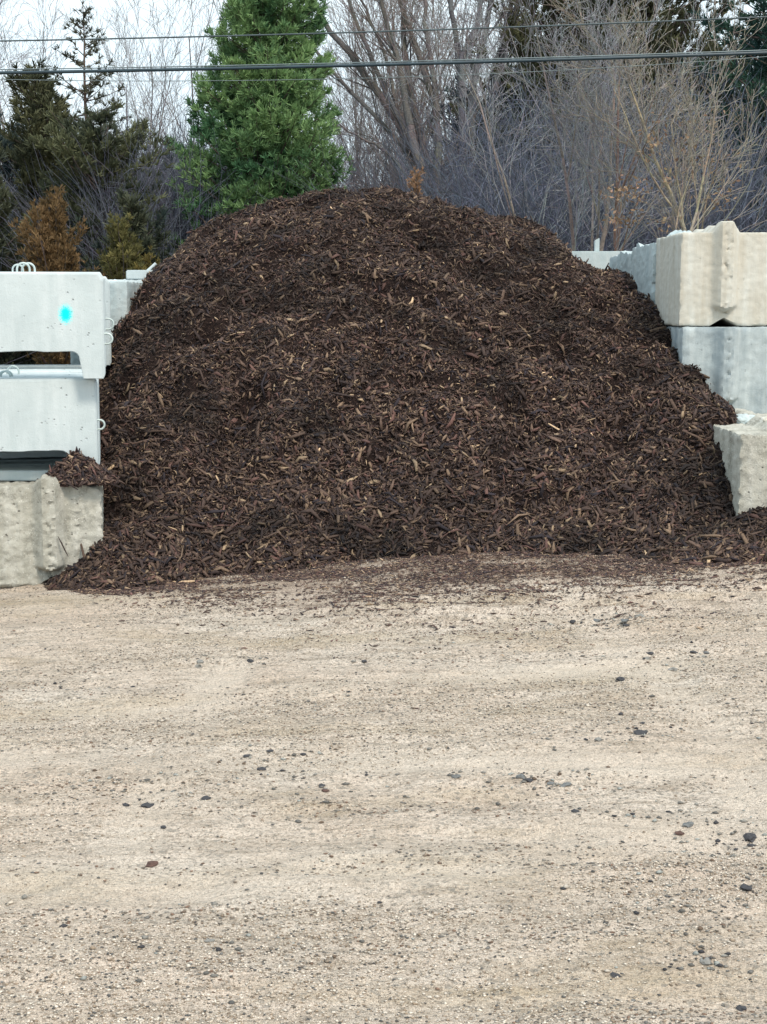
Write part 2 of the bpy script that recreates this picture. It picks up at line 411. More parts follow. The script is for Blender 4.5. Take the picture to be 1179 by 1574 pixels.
for k, (u, v_, s_, sh_) in enumerate(big_st):
    p = ground_hit(u, v_)
    bm = bmesh.new(); bmesh.ops.create_icosphere(bm, subdivisions=2, radius=1)
    co = np.array([q.co for q in bm.verts]); nn = 1 + .5 * fbm(co * 1.6 + k * 7.1, 3, k)
    for q, f_ in zip(bm.verts, nn): q.co *= f_
    fl = random.uniform(.38, .6)
    for q in bm.verts: q.co = Vector((q.co.x * s_ * random.uniform(1.15, 1.3), q.co.y * s_, q.co.z * s_ * fl))
    me = bpy.data.meshes.new('loose_stone'); bm.to_mesh(me); bm.free(); me.materials.append(M_stone)
    a = me.attributes.new('tint', 'FLOAT_COLOR', 'POINT')
    a.data.foreach_set('color', np.tile(np.array([*shade[sh_], 1], np.float32), len(me.vertices)))
    o = bpy.data.objects.new('loose_stone', me); C.objects.link(o)
    o.location = (p.x, p.y, p.z + s_ * fl * .45); o.rotation_euler = (0, 0, random.uniform(0, 6))
    tag(o, stlab[sh_], 'stone', ['nearly black loose stones', 'mid grey loose stones', 'blue-grey loose stones', 'reddish brown clods'][sh_])

# ------------------------------------------------------------------ mulch pile
cX = np.array([-3.4, -2.6, -2.15, -1.95, -1.89, -1.57, -1.19, -.75, -.37, .06, .49, .93, 1.36, 1.575, 1.85, 2.1, 2.6, 3.2])
cZ = np.array([.3, 1.02, 1.50, 1.66, 1.99, 2.15, 2.34, 2.47, 2.535, 2.525, 2.46, 2.37, 2.21, 2.12, 1.93, 1.78, 1.5, 1.0])
cZ[2] = 1.45; cZ[3] = 1.72; cZ[4] = 1.84
tX = np.array([-3.2, -2.3, -1.98, -1.72, -1.5, -1.05, -.3, .05, .6, 1.1, 1.7, 2.2, 2.6, 3.2])
tY = np.array([10.2, 9.7, 9.25, 8.86, 8.84, 9.0, 9.12, 9.16, 9.12, 9.1, 8.85, 8.55, 8.5, 9.0])
YC = 13.0
def mound(x, y, detail=True):
    xx = x + .05 * n2(x, y, 2.2, 2.2, 2, 41)
    c = np.interp(xx, cX, cZ); c = c
    t0 = np.interp(xx, tX, tY) + .05 * n2(x, y, 3.2, .1, 3, 43)
    g0 = gslope(x, y)
    t = (y - t0) / (YC - t0)
    prof = np.where(t < 1, 1 - np.clip(1 - t, 0, 3) ** 1.42, 1 - 1.1 * (t - 1) ** 1.6)
    z = g0 + (c - g0) * prof
    # heap against the front face of the near left block and bulge by the right wall
    z = np.maximum(z, g0 + .235 - .62 * np.hypot(x + 1.58, (y - 9.08) * 1.2))
    ct = np.interp(y, [8.6, 8.8, 8.95, 9.45, 9.75, 10.55, 11.1, 12, 13, 14, 15], [.2, .27, .44, .80, .95, 1.12, 1.42, 1.66, 1.90, 1.8, 1.5]) - .55 * np.maximum(x - 2.02, 0) - .9 * np.maximum(x - 2.15, 0)
    bw = np.clip((x - 1.3) / .65, 0, 1); bw = bw * bw * (3 - 2 * bw) * np.clip((y - 8.75) / .2, 0, 1)
    z = z * (1 - bw) + ct * bw
    z = np.maximum(z, np.minimum(g0 + .30 - .62 * np.hypot((x - 2.45) * .5, y - 8.86) + .02 * n2(x, y, 4, 4, 2, 63), .58))
    edge = np.clip(t * 6, 0, 1) * (1 - .4 * np.clip((y - 11.8) / .8, 0, 1)) * (1 - .45 * np.clip((x - .9) / .5, 0, 1) * np.clip((y - 11.5) / .8, 0, 1))
    z = z + edge * (.055 * n2(x, y, 1.1, 1.3, 3, 51) + .08 * n2(x, y, 3.2, 4.5, 3, 53) + (.045 * n2(x, y, 9, 12, 3, 55) if detail else 0))
    cav = np.clip(n2(x, y, 3.4, 5.5, 3, 58) - .28, 0, 1); z = z - edge * .20 * cav
    # slumped ledges in the upper half
    led = np.sin((z * 4.2 + 2.2 * n2(x, y, .8, .8, 3, 57)) * 2 * np.pi / 1.6)
    z = z + edge * .022 * led
    return z
mx_ = np.arange(-3.3, 3.1, .03); my_ = np.arange(8.3, 15.2, .03)
ax, ay = np.meshgrid(mx_, my_); shp = ax.shape; ax = ax.ravel(); ay = ay.ravel()
az = mound(ax, ay)
gg = gz(ax, ay)
inside = (az > gg - .03).reshape(shp)
mv = np.stack([ax, ay, np.maximum(az, gg - .05)], 1)
ii = np.arange(shp[0] * shp[1]).reshape(shp)
ff = np.stack([ii[:-1, :-1], ii[:-1, 1:], ii[1:, 1:], ii[1:, :-1]], -1)
kf = inside[:-1, :-1] | inside[:-1, 1:] | inside[1:, 1:] | inside[1:, :-1]
ff = ff[kf]
used = np.unique(ff); remap = np.full(len(mv), -1); remap[used] = np.arange(len(used))
m, n, b = new_mat('mulch_fines')
g = n.nodes.new('ShaderNodeNewGeometry')
f1 = noise(n, g.outputs['Position'], 45, 5, .7)
c = mixc(n, ramp(n, f1, .35, .65), (.009, .006, .006), (.04, .025, .021))
n.links.new(c, b.inputs['Base Color']); b.inputs['Roughness'].default_value = .95; b.inputs['Specular IOR Level'].default_value = .15
bump(n, b, f1, 1, .03)
M_fines = m
pile = tag(mesh_obj('mulch_pile', mv[used], remap[ff], M_fines, smooth=True),
           'huge rounded mound of dark brown shredded bark mulch filling the bay', 'mulch pile')

def chips(px, py, pz, nrm, L, W, T, cols, seed, tilt=.5, down=None):
    """bent tapered splinters: 3 rings of 4 -> 12 verts"""
    r = np.random.default_rng(seed); N = len(px)
    nrm = nrm + r.normal(0, tilt, (N, 3)); nrm /= np.linalg.norm(nrm, axis=1)[:, None]
    d = r.normal(0, 1, (N, 3)); d[:, 2] *= .8
    d -= (d * nrm).sum(1)[:, None] * nrm; d /= np.linalg.norm(d, axis=1)[:, None] + 1e-9
    s = np.cross(nrm, d)
    bend = r.normal(0, .10, N) * L
    rings = []
    w0 = r.uniform(.25, .9, N); w1 = r.uniform(.15, .8, N)
    for k, tt in enumerate((-.5, 0, .5)):
        wk = W * (w0 if k == 0 else 1 if k == 1 else w1)
        tk = T * (1 if k == 1 else .6)
        cen = d * (L * tt)[:, None] + nrm * (bend * (1 if k == 1 else 0))[:, None] + s * (bend * .7 * (1 if k == 1 else -.3))[:, None]
        for a_, b_ in ((-.5, -.5), (.5, -.5), (.5, .5), (-.5, .5)):
            rings.append(cen + s * (wk * a_)[:, None] + nrm * (tk * b_)[:, None])
    V = np.stack(rings, 1) + np.stack([px, py, pz], 1)[:, None]
    fc = [[3, 2, 1, 0], [8, 9, 10, 11]]
    for k in (0, 4):
        for i in range(4):
            j = (i + 1) % 4; fc.append([k + i, k + j, k + 4 + j, k + 4 + i])
    fc = np.array(fc)
    F_ = (fc[None] + (np.arange(N) * 12)[:, None, None]).reshape(-1, 4)
    return V.reshape(-1, 3), F_, np.repeat(cols, 12, 0)

def chip_cols(N, r, light=.005, lift=1.):
    pal = np.array([[.027, .017, .016], [.044, .028, .024], [.072, .046, .036], [.125, .085, .061], [.016, .012, .016], [.078, .042, .037], [.20, .145, .10]])
    k = r.choice(len(pal), N, p=[.24, .24, .19, .11, .12, .075, .025])
    c = pal[k] * r.uniform(.7, 1.3, (N, 1)) * lift
    lt = r.random(N) < light
    c[lt] = np.array([.42, .30, .20]) * r.uniform(.6, 1.15, (lt.sum(), 1))
    return c

r = np.random.default_rng(5)
N = 660000
sx = r.uniform(-2.9, 2.9, N); sy = 8.4 + (13.9 - 8.4) * r.random(N) ** 1.05
h = mound(sx, sy); e = .02
nx = -(mound(sx + e, sy) - h) / e; ny = -(mound(sx, sy + e) - h) / e
keep = (h > gz(sx, sy) - .01) & (np.abs(sx) < 1.2 + .115 * sy)
clump = n2(sx, sy, 5, 6, 3, 61)
keep &= r.random(N) < np.clip(.85 + .4 * clump, .4, 1) * np.clip(np.sqrt(1 + nx ** 2 + ny ** 2) / 1.6, .5, 1)
sx, sy, h, nx, ny, clump = [q[keep] for q in (sx, sy, h, nx, ny, clump)]; N = len(sx)
nr = np.stack([nx, ny, np.ones(N)], 1); nr /= np.linalg.norm(nr, axis=1)[:, None]
low = np.clip((10.6 - sy) / 2, 0, 1)                       # coarse pieces roll to the toe
L = np.exp(r.normal(math.log(.0180), .66, N)) * (1 + .45 * low); L = np.clip(L, .008, .13)
W = np.clip(L * r.uniform(.10, .36, N), .0025, .022); T = W * r.uniform(.25, .6, N)
off = r.uniform(-.006, .018, N)
# long stringy strands
lg = r.random(N) < .03; L[lg] *= 1.9; W[lg] *= .6
patch = n2(sx, sy, .9, 1.2, 3, 67)
wet = np.clip(n2(sx, sy, 2.6, 4.2, 3, 69) * 1.6 - .1, 0, 1)
cols = chip_cols(N, r) * (1 + .25 * patch)[:, None] * (1 - .55 * wet)[:, None] * np.array([[1.38, 1.38, 1.30]])
P3 = np.stack([sx, sy, h], 1) + nr * off[:, None]
V, Fq, cc = chips(P3[:, 0], P3[:, 1], P3[:, 2], nr, L, W, T, cols, 9, .42)
ch = mesh_obj('wood_chips', V, Fq, M_chip, parent=pile, col=cc); tag(ch, kind='stuff')
print('chips', N)

# scattered chips on the gravel in front
N = 120000
ex = r.uniform(-2.6, 3.0, N)
tt = np.interp(ex, tX, tY)
dd = np.abs(r.normal(0, 1, N)) * np.interp(ex, [-2.6, -1.9, -1.2, 0, 1.2, 2.4, 3], [.04, .06, .38, .80, .75, .35, .2])
ey = tt + .12 - dd
kp = (ey > 5) & (r.random(N) < np.clip(.65 + .8 * n2(ex, ey, 2.2, 5, 3, 71), .05, 1))
ex, ey = ex[kp], ey[kp]; N = len(ex)
L = np.clip(np.exp(r.normal(math.log(.0135), .5, N)), .005, .06); W = np.clip(L * r.uniform(.12, .4, N), .002, .012); T = W * .4
V, Fq, cc = chips(ex, ey, gz(ex, ey) + .004, np.tile([[0., 0, 1]], (N, 1)), L, W, T, chip_cols(N, r, .04, 1.9), 12, .15)
tag(mesh_obj('scattered_chips', V, Fq, M_chip, col=cc), 'brown bark chips strewn thinly over the gravel at the foot of the pile', 'mulch scatter', kind='stuff')

# heap of mulch spilled on top of blocks
def heap(name, cx, cy, z0, rx, ry, hh, N, label, seed, skew=0.):
    r = np.random.default_rng(seed)
    def hf(x, y):
        q = np.hypot((x - cx - skew * (y - cy)) / rx, (y - cy) / ry)
        return z0 + hh * (1 - q) + .015 * n2(x, y, 8, 8, 3, seed)
    a = np.linspace(-1.05, 1.05, 46); X, Y = np.meshgrid(cx + a * rx, cy + a * ry); s0 = X.shape; X = X.ravel(); Y = Y.ravel()
    Z = hf(X, Y); ok = (Z > z0 - .01).reshape(s0)
    ii = np.arange(len(X)).reshape(s0); f_ = np.stack([ii[:-1, :-1], ii[:-1, 1:], ii[1:, 1:], ii[1:, :-1]], -1)[ok[:-1, :-1] & ok[1:, 1:] & ok[1:, :-1] & ok[:-1, 1:]]
    u_ = np.unique(f_); rm = np.full(len(X), -1); rm[u_] = np.arange(len(u_))
    o = mesh_obj(name, np.stack([X, Y, np.maximum(Z, z0 - .004)], 1)[u_], rm[f_], M_fines, smooth=True)
    tag(o, label, 'mulch heap')
    x = cx + r.uniform(-1, 1, N) * rx; y = cy + r.uniform(-1, 1, N) * ry; z = hf(x, y); k = z > z0 - .002; x, y, z = x[k], y[k], z[k]
    n_ = len(x); e = .01; nr = np.stack([-(hf(x + e, y) - z) / e, -(hf(x, y + e) - z) / e, np.ones(n_)], 1); nr /= np.linalg.norm(nr, axis=1)[:, None]
    L = np.clip(np.exp(r.normal(math.log(.034), .5, n_)), .012, .13); W = np.clip(L * r.uniform(.10, .32, n_), .003, .014)
    V, Fq, cc = chips(x, y, z + r.uniform(.002, .014, n_), nr, L, W, W * .4, chip_cols(n_, r, .015, 1.25), seed + 1, .4)
    c_ = mesh_obj('wood_chips', V, Fq, M_chip, parent=o, col=cc); tag(c_, kind='stuff')
    return o

# ------------------------------------------------------------------ concrete blocks
def block(name, loc, L, W, H, mat, label, rz=0., tilt=0., seed=0, ridge=.055, groove=.055, tongue=.065, r0=.012, rough=.004, chip=.02,
          step=.0165, rlen=9., cat='concrete block', group=None, rubble=0., topV=None, sag=0.):
    """interlocking block lying along +Y; local origin at the middle of its near bottom edge"""
    nx, ny, nz = max(4, int(W / step)), max(4, int(L / (step * 2.2))), max(4, int(H / step))
    pts = {}; Vv = []; Ff = []
    def vid(i, j, k):
        q = (i, j, k)
        if q not in pts: pts[q] = len(Vv); Vv.append((i / nx, j / ny, k / nz))
        return pts[q]
    for i in range(nx):
        for k in range(nz):
            Ff.append([vid(i, 0, k), vid(i + 1, 0, k), vid(i + 1, 0, k + 1), vid(i, 0, k + 1)])
            Ff.append([vid(i + 1, ny, k), vid(i, ny, k), vid(i, ny, k + 1), vid(i + 1, ny, k + 1)])
    for j in range(ny):
        for k in range(nz):
            Ff.append([vid(0, j + 1, k), vid(0, j, k), vid(0, j, k + 1), vid(0, j + 1, k + 1)])
            Ff.append([vid(nx, j, k), vid(nx, j + 1, k), vid(nx, j + 1, k + 1), vid(nx, j, k + 1)])
    for i in range(nx):
        for j in range(ny):
            Ff.append([vid(i, j, nz), vid(i + 1, j, nz), vid(i + 1, j + 1, nz), vid(i, j + 1, nz)])
            Ff.append([vid(i + 1, j, 0), vid(i, j, 0), vid(i, j + 1, 0), vid(i + 1, j + 1, 0)])
    U = np.array(Vv)
    p = (U - np.array([.5, 0, 0])) * np.array([W, L, H])
    # round / chip the arrises
    lo = np.array([-W / 2, 0, 0]); hi = np.array([W / 2, L, H])
    rr = r0 + chip * np.clip((fbm(p * 15 + seed, 3, seed) - .22) * 2.6, 0, 1)
    inn = np.clip(p, lo + rr[:, None], hi - rr[:, None]); dv = p - inn; ln = np.linalg.norm(dv, axis=1)
    p = inn + dv / np.maximum(ln, 1e-9)[:, None] * np.minimum(ln, rr)[:, None]
    xc = p[:, 0]; w = U[:, 2]
    hw = W * .155
    v_ = np.clip(1 - np.abs(xc) / hw, 0, 1)                       # V shaped key
    plate = np.clip(v_ * 1.7, 0, 1)
    zr = ridge * plate; zg = groove * plate
    along = 1 + .35 * fbm(np.stack([p[:, 1] * 5, xc * 0, xc * 0], 1) + seed, 2, seed + 3)
    p[:, 2] += w ** 9 * zr * along * np.clip((rlen - p[:, 1]) / .04, 0, 1) + (1 - w) ** 9 * groove * v_
    fr = U[:, 1] < 1e-6
    fade = np.clip((p[:, 2] - H * .15 - .03 * np.abs(xc) / hw) / (H * .035), 0, 1)
    p[:, 1] -= np.where(U[:, 1] < .5, 1, 0) * (1 - np.clip(U[:, 1] * L / .06, 0, 1)) * tongue * plate * fade
    nrm = np.zeros_like(p)
    nrm[:, 0] = np.where(U[:, 0] < 1e-6, -1, np.where(U[:, 0] > 1 - 1e-6, 1, 0)); nrm[:, 1] = np.where(fr, -1, 0); nrm[:, 2] = np.where(U[:, 2] > 1 - 1e-6, 1, 0)
    p += nrm * (rough * fbm(p * 40 + seed, 4, seed + 5, .65))[:, None]
    # honeycombed crest of the tongue
    p[:, 1] += np.where(fr, 1, 0) * np.clip(v_ - .45, 0, 1) * .05 * np.clip(fbm(p * 55 + seed, 2, seed + 8), 0, 1)
    if rubble:
        p[:, 2] += (U[:, 2] > .99) * rubble * np.clip(fbm(p * np.array([4, 3.2, 1]) + seed * 3.3, 3, seed + 11) + .1, 0, 1)
    o = mesh_obj(name, p, np.array(Ff), mat, smooth=False)
    me = o.data; me.polygons.foreach_set('use_smooth', np.ones(len(me.polygons), bool))
    try: me.set_sharp_from_angle(angle=rad(38))
    except Exception: pass
    o.location = loc; o.rotation_euler = (tilt, 0, rz)
    tag(o, label, cat, group)
    return o

GR = 'interlocking concrete blocks walling the mulch bay'
ZR = .26      # ground level by the right wall
def near_z(x, y): return float(gz(np.array([x]), np.array([y]))[0])
# left, bottom
block('concrete_block', (-1.960, 9.08, -.035), 1.8, .61, .60, M_old, rz=.17, step=.0125, rlen=.10, tongue=.085, label='weathered beige concrete block with pitted ridge down its end, bottom of left stack', seed=3,
      rough=.007, chip=.03, r0=.010, group=GR, ridge=.07)
block('concrete_block', (-3.75, 9.10, -.035), 1.8, .61, .60, M_old, rz=.17, rlen=.10, label='weathered beige concrete block propping the far left ends of the white units', seed=23, rough=.007, chip=.03, group=GR, ridge=.07)
block('concrete_block', (-2.28, 10.94, -.03), 1.8, .61, .60, M_pale, rz=.17, ridge=0, label='pale concrete block lying behind the bottom left one under the white units', seed=4, group=GR)
# right, three courses
block('concrete_block', (2.335, 8.86, ZR - .02), 1.8, .61, .645, M_old, 'rough beige block at the near right edge with mulch heaped on its top', rz=0.0, seed=5, rough=.007, chip=.022, rubble=.0, group=GR, ridge=.04)
block('concrete_block', (2.335, 10.72, ZR - .02), 1.8, .61, .61, M_blue, 'concrete block of the lowest right course buried behind the near one', seed=6, group=GR)
t2 = block('concrete_block', (2.325, 10.62, ZR + .60), 1.8, .61, .61, M_blue, 'blue-grey concrete block in the middle course of the right wall', rz=-.01, seed=8, rough=.004, group=GR, ridge=0)
block('concrete_block', (2.325, 12.46, ZR + .60), 1.8, .61, .61, M_blue, 'blue-grey middle course block farther back in the right wall', seed=9, group=GR, ridge=0)
t3 = block('concrete_block', (2.315, 10.70, ZR + 1.215), .98, .61, .63, M_tan, step=.0125, label='tan concrete block with a V notch under its end, top of right wall', rz=0, tilt=.0, seed=10, rough=.003, chip=.012, group=GR, ridge=.06)
block('concrete_block', (2.30, 11.70, ZR + 1.215), 1.0, .61, .60, M_pale, 'pale blue concrete block with chipped rim behind the tan top block', seed=12, chip=.045, rough=.005, group=GR, rubble=.09)
block('concrete_block', (2.30, 12.72, ZR + 1.215), 1.3, .61, .56, M_pale, 'rearmost pale blue block on the right wall with ragged top', seed=13, chip=.045, rough=.006, group=GR, rubble=.05)
# back right panel and post
def boxmesh(name, lo, hi, mat, bev=.004, parent=None):
    bm = bmesh.new(); bmesh.ops.create_cube(bm, size=1)
    for q in bm.verts: q.co = Vector([lo[i] + (q.co[i] + .5) * (hi[i] - lo[i]) for i in range(3)])
    bmesh.ops.bevel(bm, geom=bm.edges[:], offset=bev, segments=2, affect='EDGES')
    me = bpy.data.meshes.new(name); bm.to_mesh(me); bm.free(); me.materials.append(mat)
    o = bpy.data.objects.new(name, me); C.objects.link(o); o.parent = parent; return o
a = P(893, 386, 15.0); b_ = P(940, 386, 15.0)
o = boxmesh('concrete_wall', (1.2, 15.0, 0), (2.75, 15.18, a.z), M_pale, .01)
tag(o, 'flat pale blue wall just showing between the pile and the right blocks', 'concrete wall')
pp = P(918, 366, 15.06)
o = boxmesh('marker_post', (pp.x - .022, 15.05, a.z), (pp.x + .022, 15.10, pp.z), M_pale, .004)
for q in o.data.vertices:
    if q.co.z > pp.z - .02 and q.co.x < pp.x: q.co.z -= .02
tag(o, 'short pale green post standing on the low wall behind the pile', 'post')
# loose rubble on top of the near right block
for k, (px, py, s_, lab) in enumerate([(2.26, 9.72, .07, 'whitish lump of broken concrete on the near right block, beside the mulch'), (2.36, 9.42, .075, 'cream coloured lump of broken concrete at the right edge of the picture')]):
    bm = bmesh.new(); bmesh.ops.create_icosphere(bm, subdivisions=4, radius=1)
    co = np.array([q.co for q in bm.verts]); nn = 1 + .28 * fbm(co * 1.4 + k * 3, 4, 70 + k)
    for q, f_ in zip(bm.verts, nn): q.co = Vector((q.co.x * s_ * 1.35, q.co.y * s_, q.co.z * s_ * .75)) * f_
    me = bpy.data.meshes.new('rubble_lump'); bm.to_mesh(me); bm.free(); me.materials.append(M_tan if k else M_pale)
    o = bpy.data.objects.new('rubble_lump', me); C.objects.link(o); o.location = (px, py, ZR + .61 + s_ * .38); tag(o, lab, 'rubble')

# ---- white precast units, left
def tube_mesh(pts, rad_, sides=8):
    pts = [Vector(p) for p in pts]; V = []; Fc = []
    for i, p in enumerate(pts):
        t = (pts[min(i + 1, len(pts) - 1)] - pts[max(i - 1, 0)]).normalized()
        ref = Vector((0, 1, 0)) if abs(t.y) < .9 else Vector((0, 0, 1))
        a = t.cross(ref).normalized(); b = t.cross(a)
        r_ = rad_[i] if hasattr(rad_, '__len__') else rad_
        for k in range(sides):
            an = 2 * math.pi * k / sides; V.append(p + (a * math.cos(an) + b * math.sin(an)) * r_)
    for i in range(len(pts) - 1):
        for k in range(sides):
            j = (k + 1) % sides; Fc.append([i * sides + k, i * sides + j, (i + 1) * sides + j, (i + 1) * sides + k])
    return [tuple(v) for v in V], Fc

def precast(loc, width, height, depth, slot_h, slot_r, foot, mat, label, slant=.02, seed=0, cham=.045, group='white precast barrier units stacked on the left', loops=(), sideloops=()):
    """slab with a long slot cut out of its bottom edge. Local: right end at x=0, bottom at z=0, front at y=0"""
    root = empty('precast_unit', loc, .165)
    tag(root, label, 'precast unit', group)
    # outline in xz, counter-clockwise from the right foot
    xl = -width
    out_ = [(-.012, 0), (0, .02), (0, height * .25), (0, height * .5), (0, height * .75), (0, height - cham), (-cham * .6, height)]
    for t in np.linspace(0.1, 1, 9): out_.append((-cham * .6 + (xl + cham * .6) * t, height))
    out_ += [(xl, height * .5), (xl, 0), (xl + foot, 0), (xl + foot + slant, slot_h - slot_r)]
    xs0 = -foot - slant
    pr = []
    for a in np.linspace(180, 90, 5)[1:]:
        pr.append((xl + foot + slant + slot_r + slot_r * math.cos(rad(a)), slot_h - slot_r + slot_r * math.sin(rad(a))))
    wsp = np.linspace(pr[-1][0], xs0 - slot_r, 60)[1:-1]
    jag = fbm(np.stack([wsp * 18, wsp * 0 + seed, wsp * 0], 1), 3, seed) * .004
    pr += [(x_, slot_h + j_) for x_, j_ in zip(wsp, jag)]
    for a in np.linspace(90, 0, 7):
        pr.append((xs0 - slot_r + slot_r * math.cos(rad(a)), slot_h - slot_r + slot_r * math.sin(rad(a))))
    pr.append((-foot, 0))
    out_ += pr
    bm = bmesh.new()
    f0 = [bm.verts.new((x_, 0, z_)) for x_, z_ in out_]
    f = bm.faces.new(f0)
    ex = bmesh.ops.extrude_face_region(bm, geom=[f])
    for q in [e for e in ex['geom'] if isinstance(e, bmesh.types.BMVert)]: q.co.y += depth
    bmesh.ops.recalc_face_normals(bm, faces=bm.faces[:])
    # chamfer front and back outer edges (top and right end)
    ed = [e for e in bm.edges if abs(e.verts[0].co.y - e.verts[1].co.y) < 1e-6 and
          ((min(e.verts[0].co.z, e.verts[1].co.z) > height - 1e-4) or (min(e.verts[0].co.x, e.verts[1].co.x) > -.0005) or (max(e.verts[0].co.z, e.verts[1].co.z) > height - 1e-4 and max(e.verts[0].co.x, e.verts[1].co.x) > -1e-4))]
    bmesh.ops.bevel(bm, geom=ed, offset=cham * .95, segments=1, affect='EDGES', clamp_overlap=True)
    ed = [e for e in bm.edges if len(e.link_faces) == 2 and e.calc_face_angle(0) > .35]
    bmesh.ops.bevel(bm, geom=ed, offset=.003, segments=2, affect='EDGES', clamp_overlap=True)
    me = bpy.data.meshes.new('slab'); bm.to_mesh(me); bm.free(); me.materials.append(mat)
    o = bpy.data.objects.new('slab', me); C.objects.link(o); o.parent = root
    for (lx, ly, r_) in loops:                                   # lifting loops on top
        pts = [(lx - r_, ly, height - .03)] + [(lx + r_ * math.cos(rad(a)), ly, height + r_ * .45 + r_ * math.sin(rad(a))) for a in np.linspace(180, 0, 13)] + [(lx + r_, ly, height - .03)]
        V_, F_ = tube_mesh(pts, .0062); mesh_obj('lifting_loop', V_, np.array(F_), M_loop, parent=root, smooth=True)
    for (lz, ly, r_) in sideloops:
        pts = [(-.03, ly, lz - r_)] + [(r_ * .5 + r_ * math.sin(rad(a)), ly, lz - r_ * math.cos(rad(a))) for a in np.linspace(0, 180, 13)] + [(-.03, ly, lz + r_)]
        V_, F_ = tube_mesh(pts, .0062); mesh_obj('side_loop', V_, np.array(F_), M_loop, parent=root, smooth=True)
    return root

TOPZ = P(60, 418, 9.12).z; SEAM = P(140, 582, 9.12).z; BZ = P(140, 722, 9.34).z
xr3 = P(160, 500, 9.12).x; xr2 = P(148, 640, 9.2).x
h3 = TOPZ - SEAM; h2 = SEAM - .002 - BZ
dotp = P(102, 483, 9.12)
# unit with the dot: material works in object coords of the slab -> shift the dot centre
for nd in M_dot.node_tree.nodes:
    if nd.type == 'MATH' and nd.operation == 'SUBTRACT':
        s_ = nd.inputs[0].links[0].from_socket.name
        nd.inputs[1].default_value = (dotp.x - xr3) if s_ == 'X' else (dotp.z - SEAM)
sl3 = P(60, 540, 9.12).z - SEAM
lp = [(P(x_, 410, 9.25).x - xr3 + .055, y_, .036) for x_, y_ in ((30, .12), (37, .16))]
precast((xr3, 9.12, SEAM), 2.6, h3, .27, sl3, .045, .125, M_dot, 'white precast slab unit with a cyan paint dot, top front of left stack', seed=1, loops=lp, sideloops=[(P(0, 510, 9.2).z - SEAM - .04, .05, .030)])
precast(((165 - 589.5) / F * 10.6, 10.6, SEAM), 2.3, 1.838 - SEAM, .25, sl3, .045, .125, M_new, 'second white precast slab unit behind the one with the cyan dot', seed=2, loops=[(P(41, 410, 10.7).x + 1.875 - .03, .1, .034)], sideloops=[(.30, .08, .036)])
precast(((173 - 589.5) / F * 11.25, 11.25, SEAM), 2.3, 1.822 - SEAM, .25, sl3, .045, .125, M_new, 'rearmost white precast slab unit on top of the left stack', seed=3)
sl2 = P(60, 693, 9.17).z - BZ
tag(boxmesh('base_slab', (-4.6, 9.30, .572), (-1.84, 11.62, BZ - .002), M_pale, .006), 'thin pale blue slab under the lower white unit on the left', 'concrete slab')
precast((xr2, 9.22, BZ), 2.6, h2, .27, sl2, .05, .165, M_new, 'white precast slab unit with dark slot resting on the beige block', seed=4, cham=.02, slant=.0, sideloops=[(P(0, 655, 9.2).z - BZ, .1, .028)])
for k, (dx, y0, hh, lps, lab) in enumerate([(.01, 9.47, h2 - .02, [(P(22, 560, 9.55).x - xr2, .1, .035), (P(27, 560, 9.6).x - xr2, .14, .035)], 'second white precast unit in the lower tier, seen through the upper slot'),
                                (.02, 9.76, h2 + .0, [(P(47, 548, 9.85).x - xr2, .1, .035)], 'third white precast unit in the lower tier, seen through the upper slot'),
                                (.02, 10.05, h2 + .01, [], 'fourth white precast unit in the lower tier, close behind the front three'),
                                (.03, 10.62, h2 - .0, [], 'lower tier white precast unit carrying the second upper one'), (.03, 11.27, h2, [], 'rearmost white precast unit in the lower tier of the left stack')]):
    precast(((151 + 60 * dx - 589.5) / F * y0 - (.05 if k > 2 else 0), y0, BZ), 2.6, hh, .25, sl2 if k < 2 else .012, .045, .14, M_new, lab, seed=6 + k, cham=.02, loops=lps)  # rear units barely slotted, shaped to keep the front slot dark
# blocks of the left wall farther back
block('concrete_block', (-2.13, 11.75, 1.17), 1.0, .44, P(186, 432, 11.75).z - 1.17, M_pale, 'grey-green block with chalky seams behind the white stack', seed=15, ridge=0, groove=0, tongue=0, group=GR, chip=.01)
block('concrete_block', (-2.13, 11.75, .57), 1.8, .44, .595, M_pale, 'pale block under the seamed one behind the white stack', seed=16, ridge=0, groove=0, tongue=0, group=GR)
block('concrete_block', (-2.13, 11.75, -.03), 1.8, .44, .595, M_pale, 'ground level pale block behind the white stack', seed=17, ridge=0, groove=0, tongue=0, group=GR)
zt = P(205, 436, 12.9).z
o = block('concrete_block', (-2.13, 12.80, .60), .9, .62, P(215, 430, 12.9).z - .60, M_new, 'white block with a stepped top touching the left edge of the mound', seed=18, ridge=0, groove=0, tongue=0, group=GR, chip=.006, rz=-.05)
boxmesh('cap', (.04, .01, P(215, 430, 12.8).z - .598), (.33, .5, P(215, 415, 12.8).z - .60), M_new, .008, parent=o)
o3 = block('concrete_block', (-2.13, 12.80, -.03), .9, .62, .62, M_new, 'ground level white block left of the mound, nearly buried in mulch', seed=19, ridge=0, groove=0, tongue=0, group=GR)
pa, pb = P(229, 415, 12.85), P(240, 405, 12.85)
V_, F_ = tube_mesh([pa - (pb - pa) * .4, pa, pb], .014)
tag(mesh_obj('peg', V_, np.array(F_), M_new), 'stubby white peg slanting up from the cap left of the mound', 'peg')

heap('mulch_heap', -1.80, 9.17, .575, 0.24, .12, .185, 2000, 'small heap of mulch on the beige left block against the white unit', 81)
#heap('mulch_heap', 2.17, 9.95, ZR + .585, .42, .95, .30, 9000, 'slope of mulch lying on top of the near right block', 83)
#heap('mulch_heap', 2.22, 8.78, ZR - .03, 1.0, .40, .33, 9500, 'low drift of mulch at the foot of the near right block', 85)

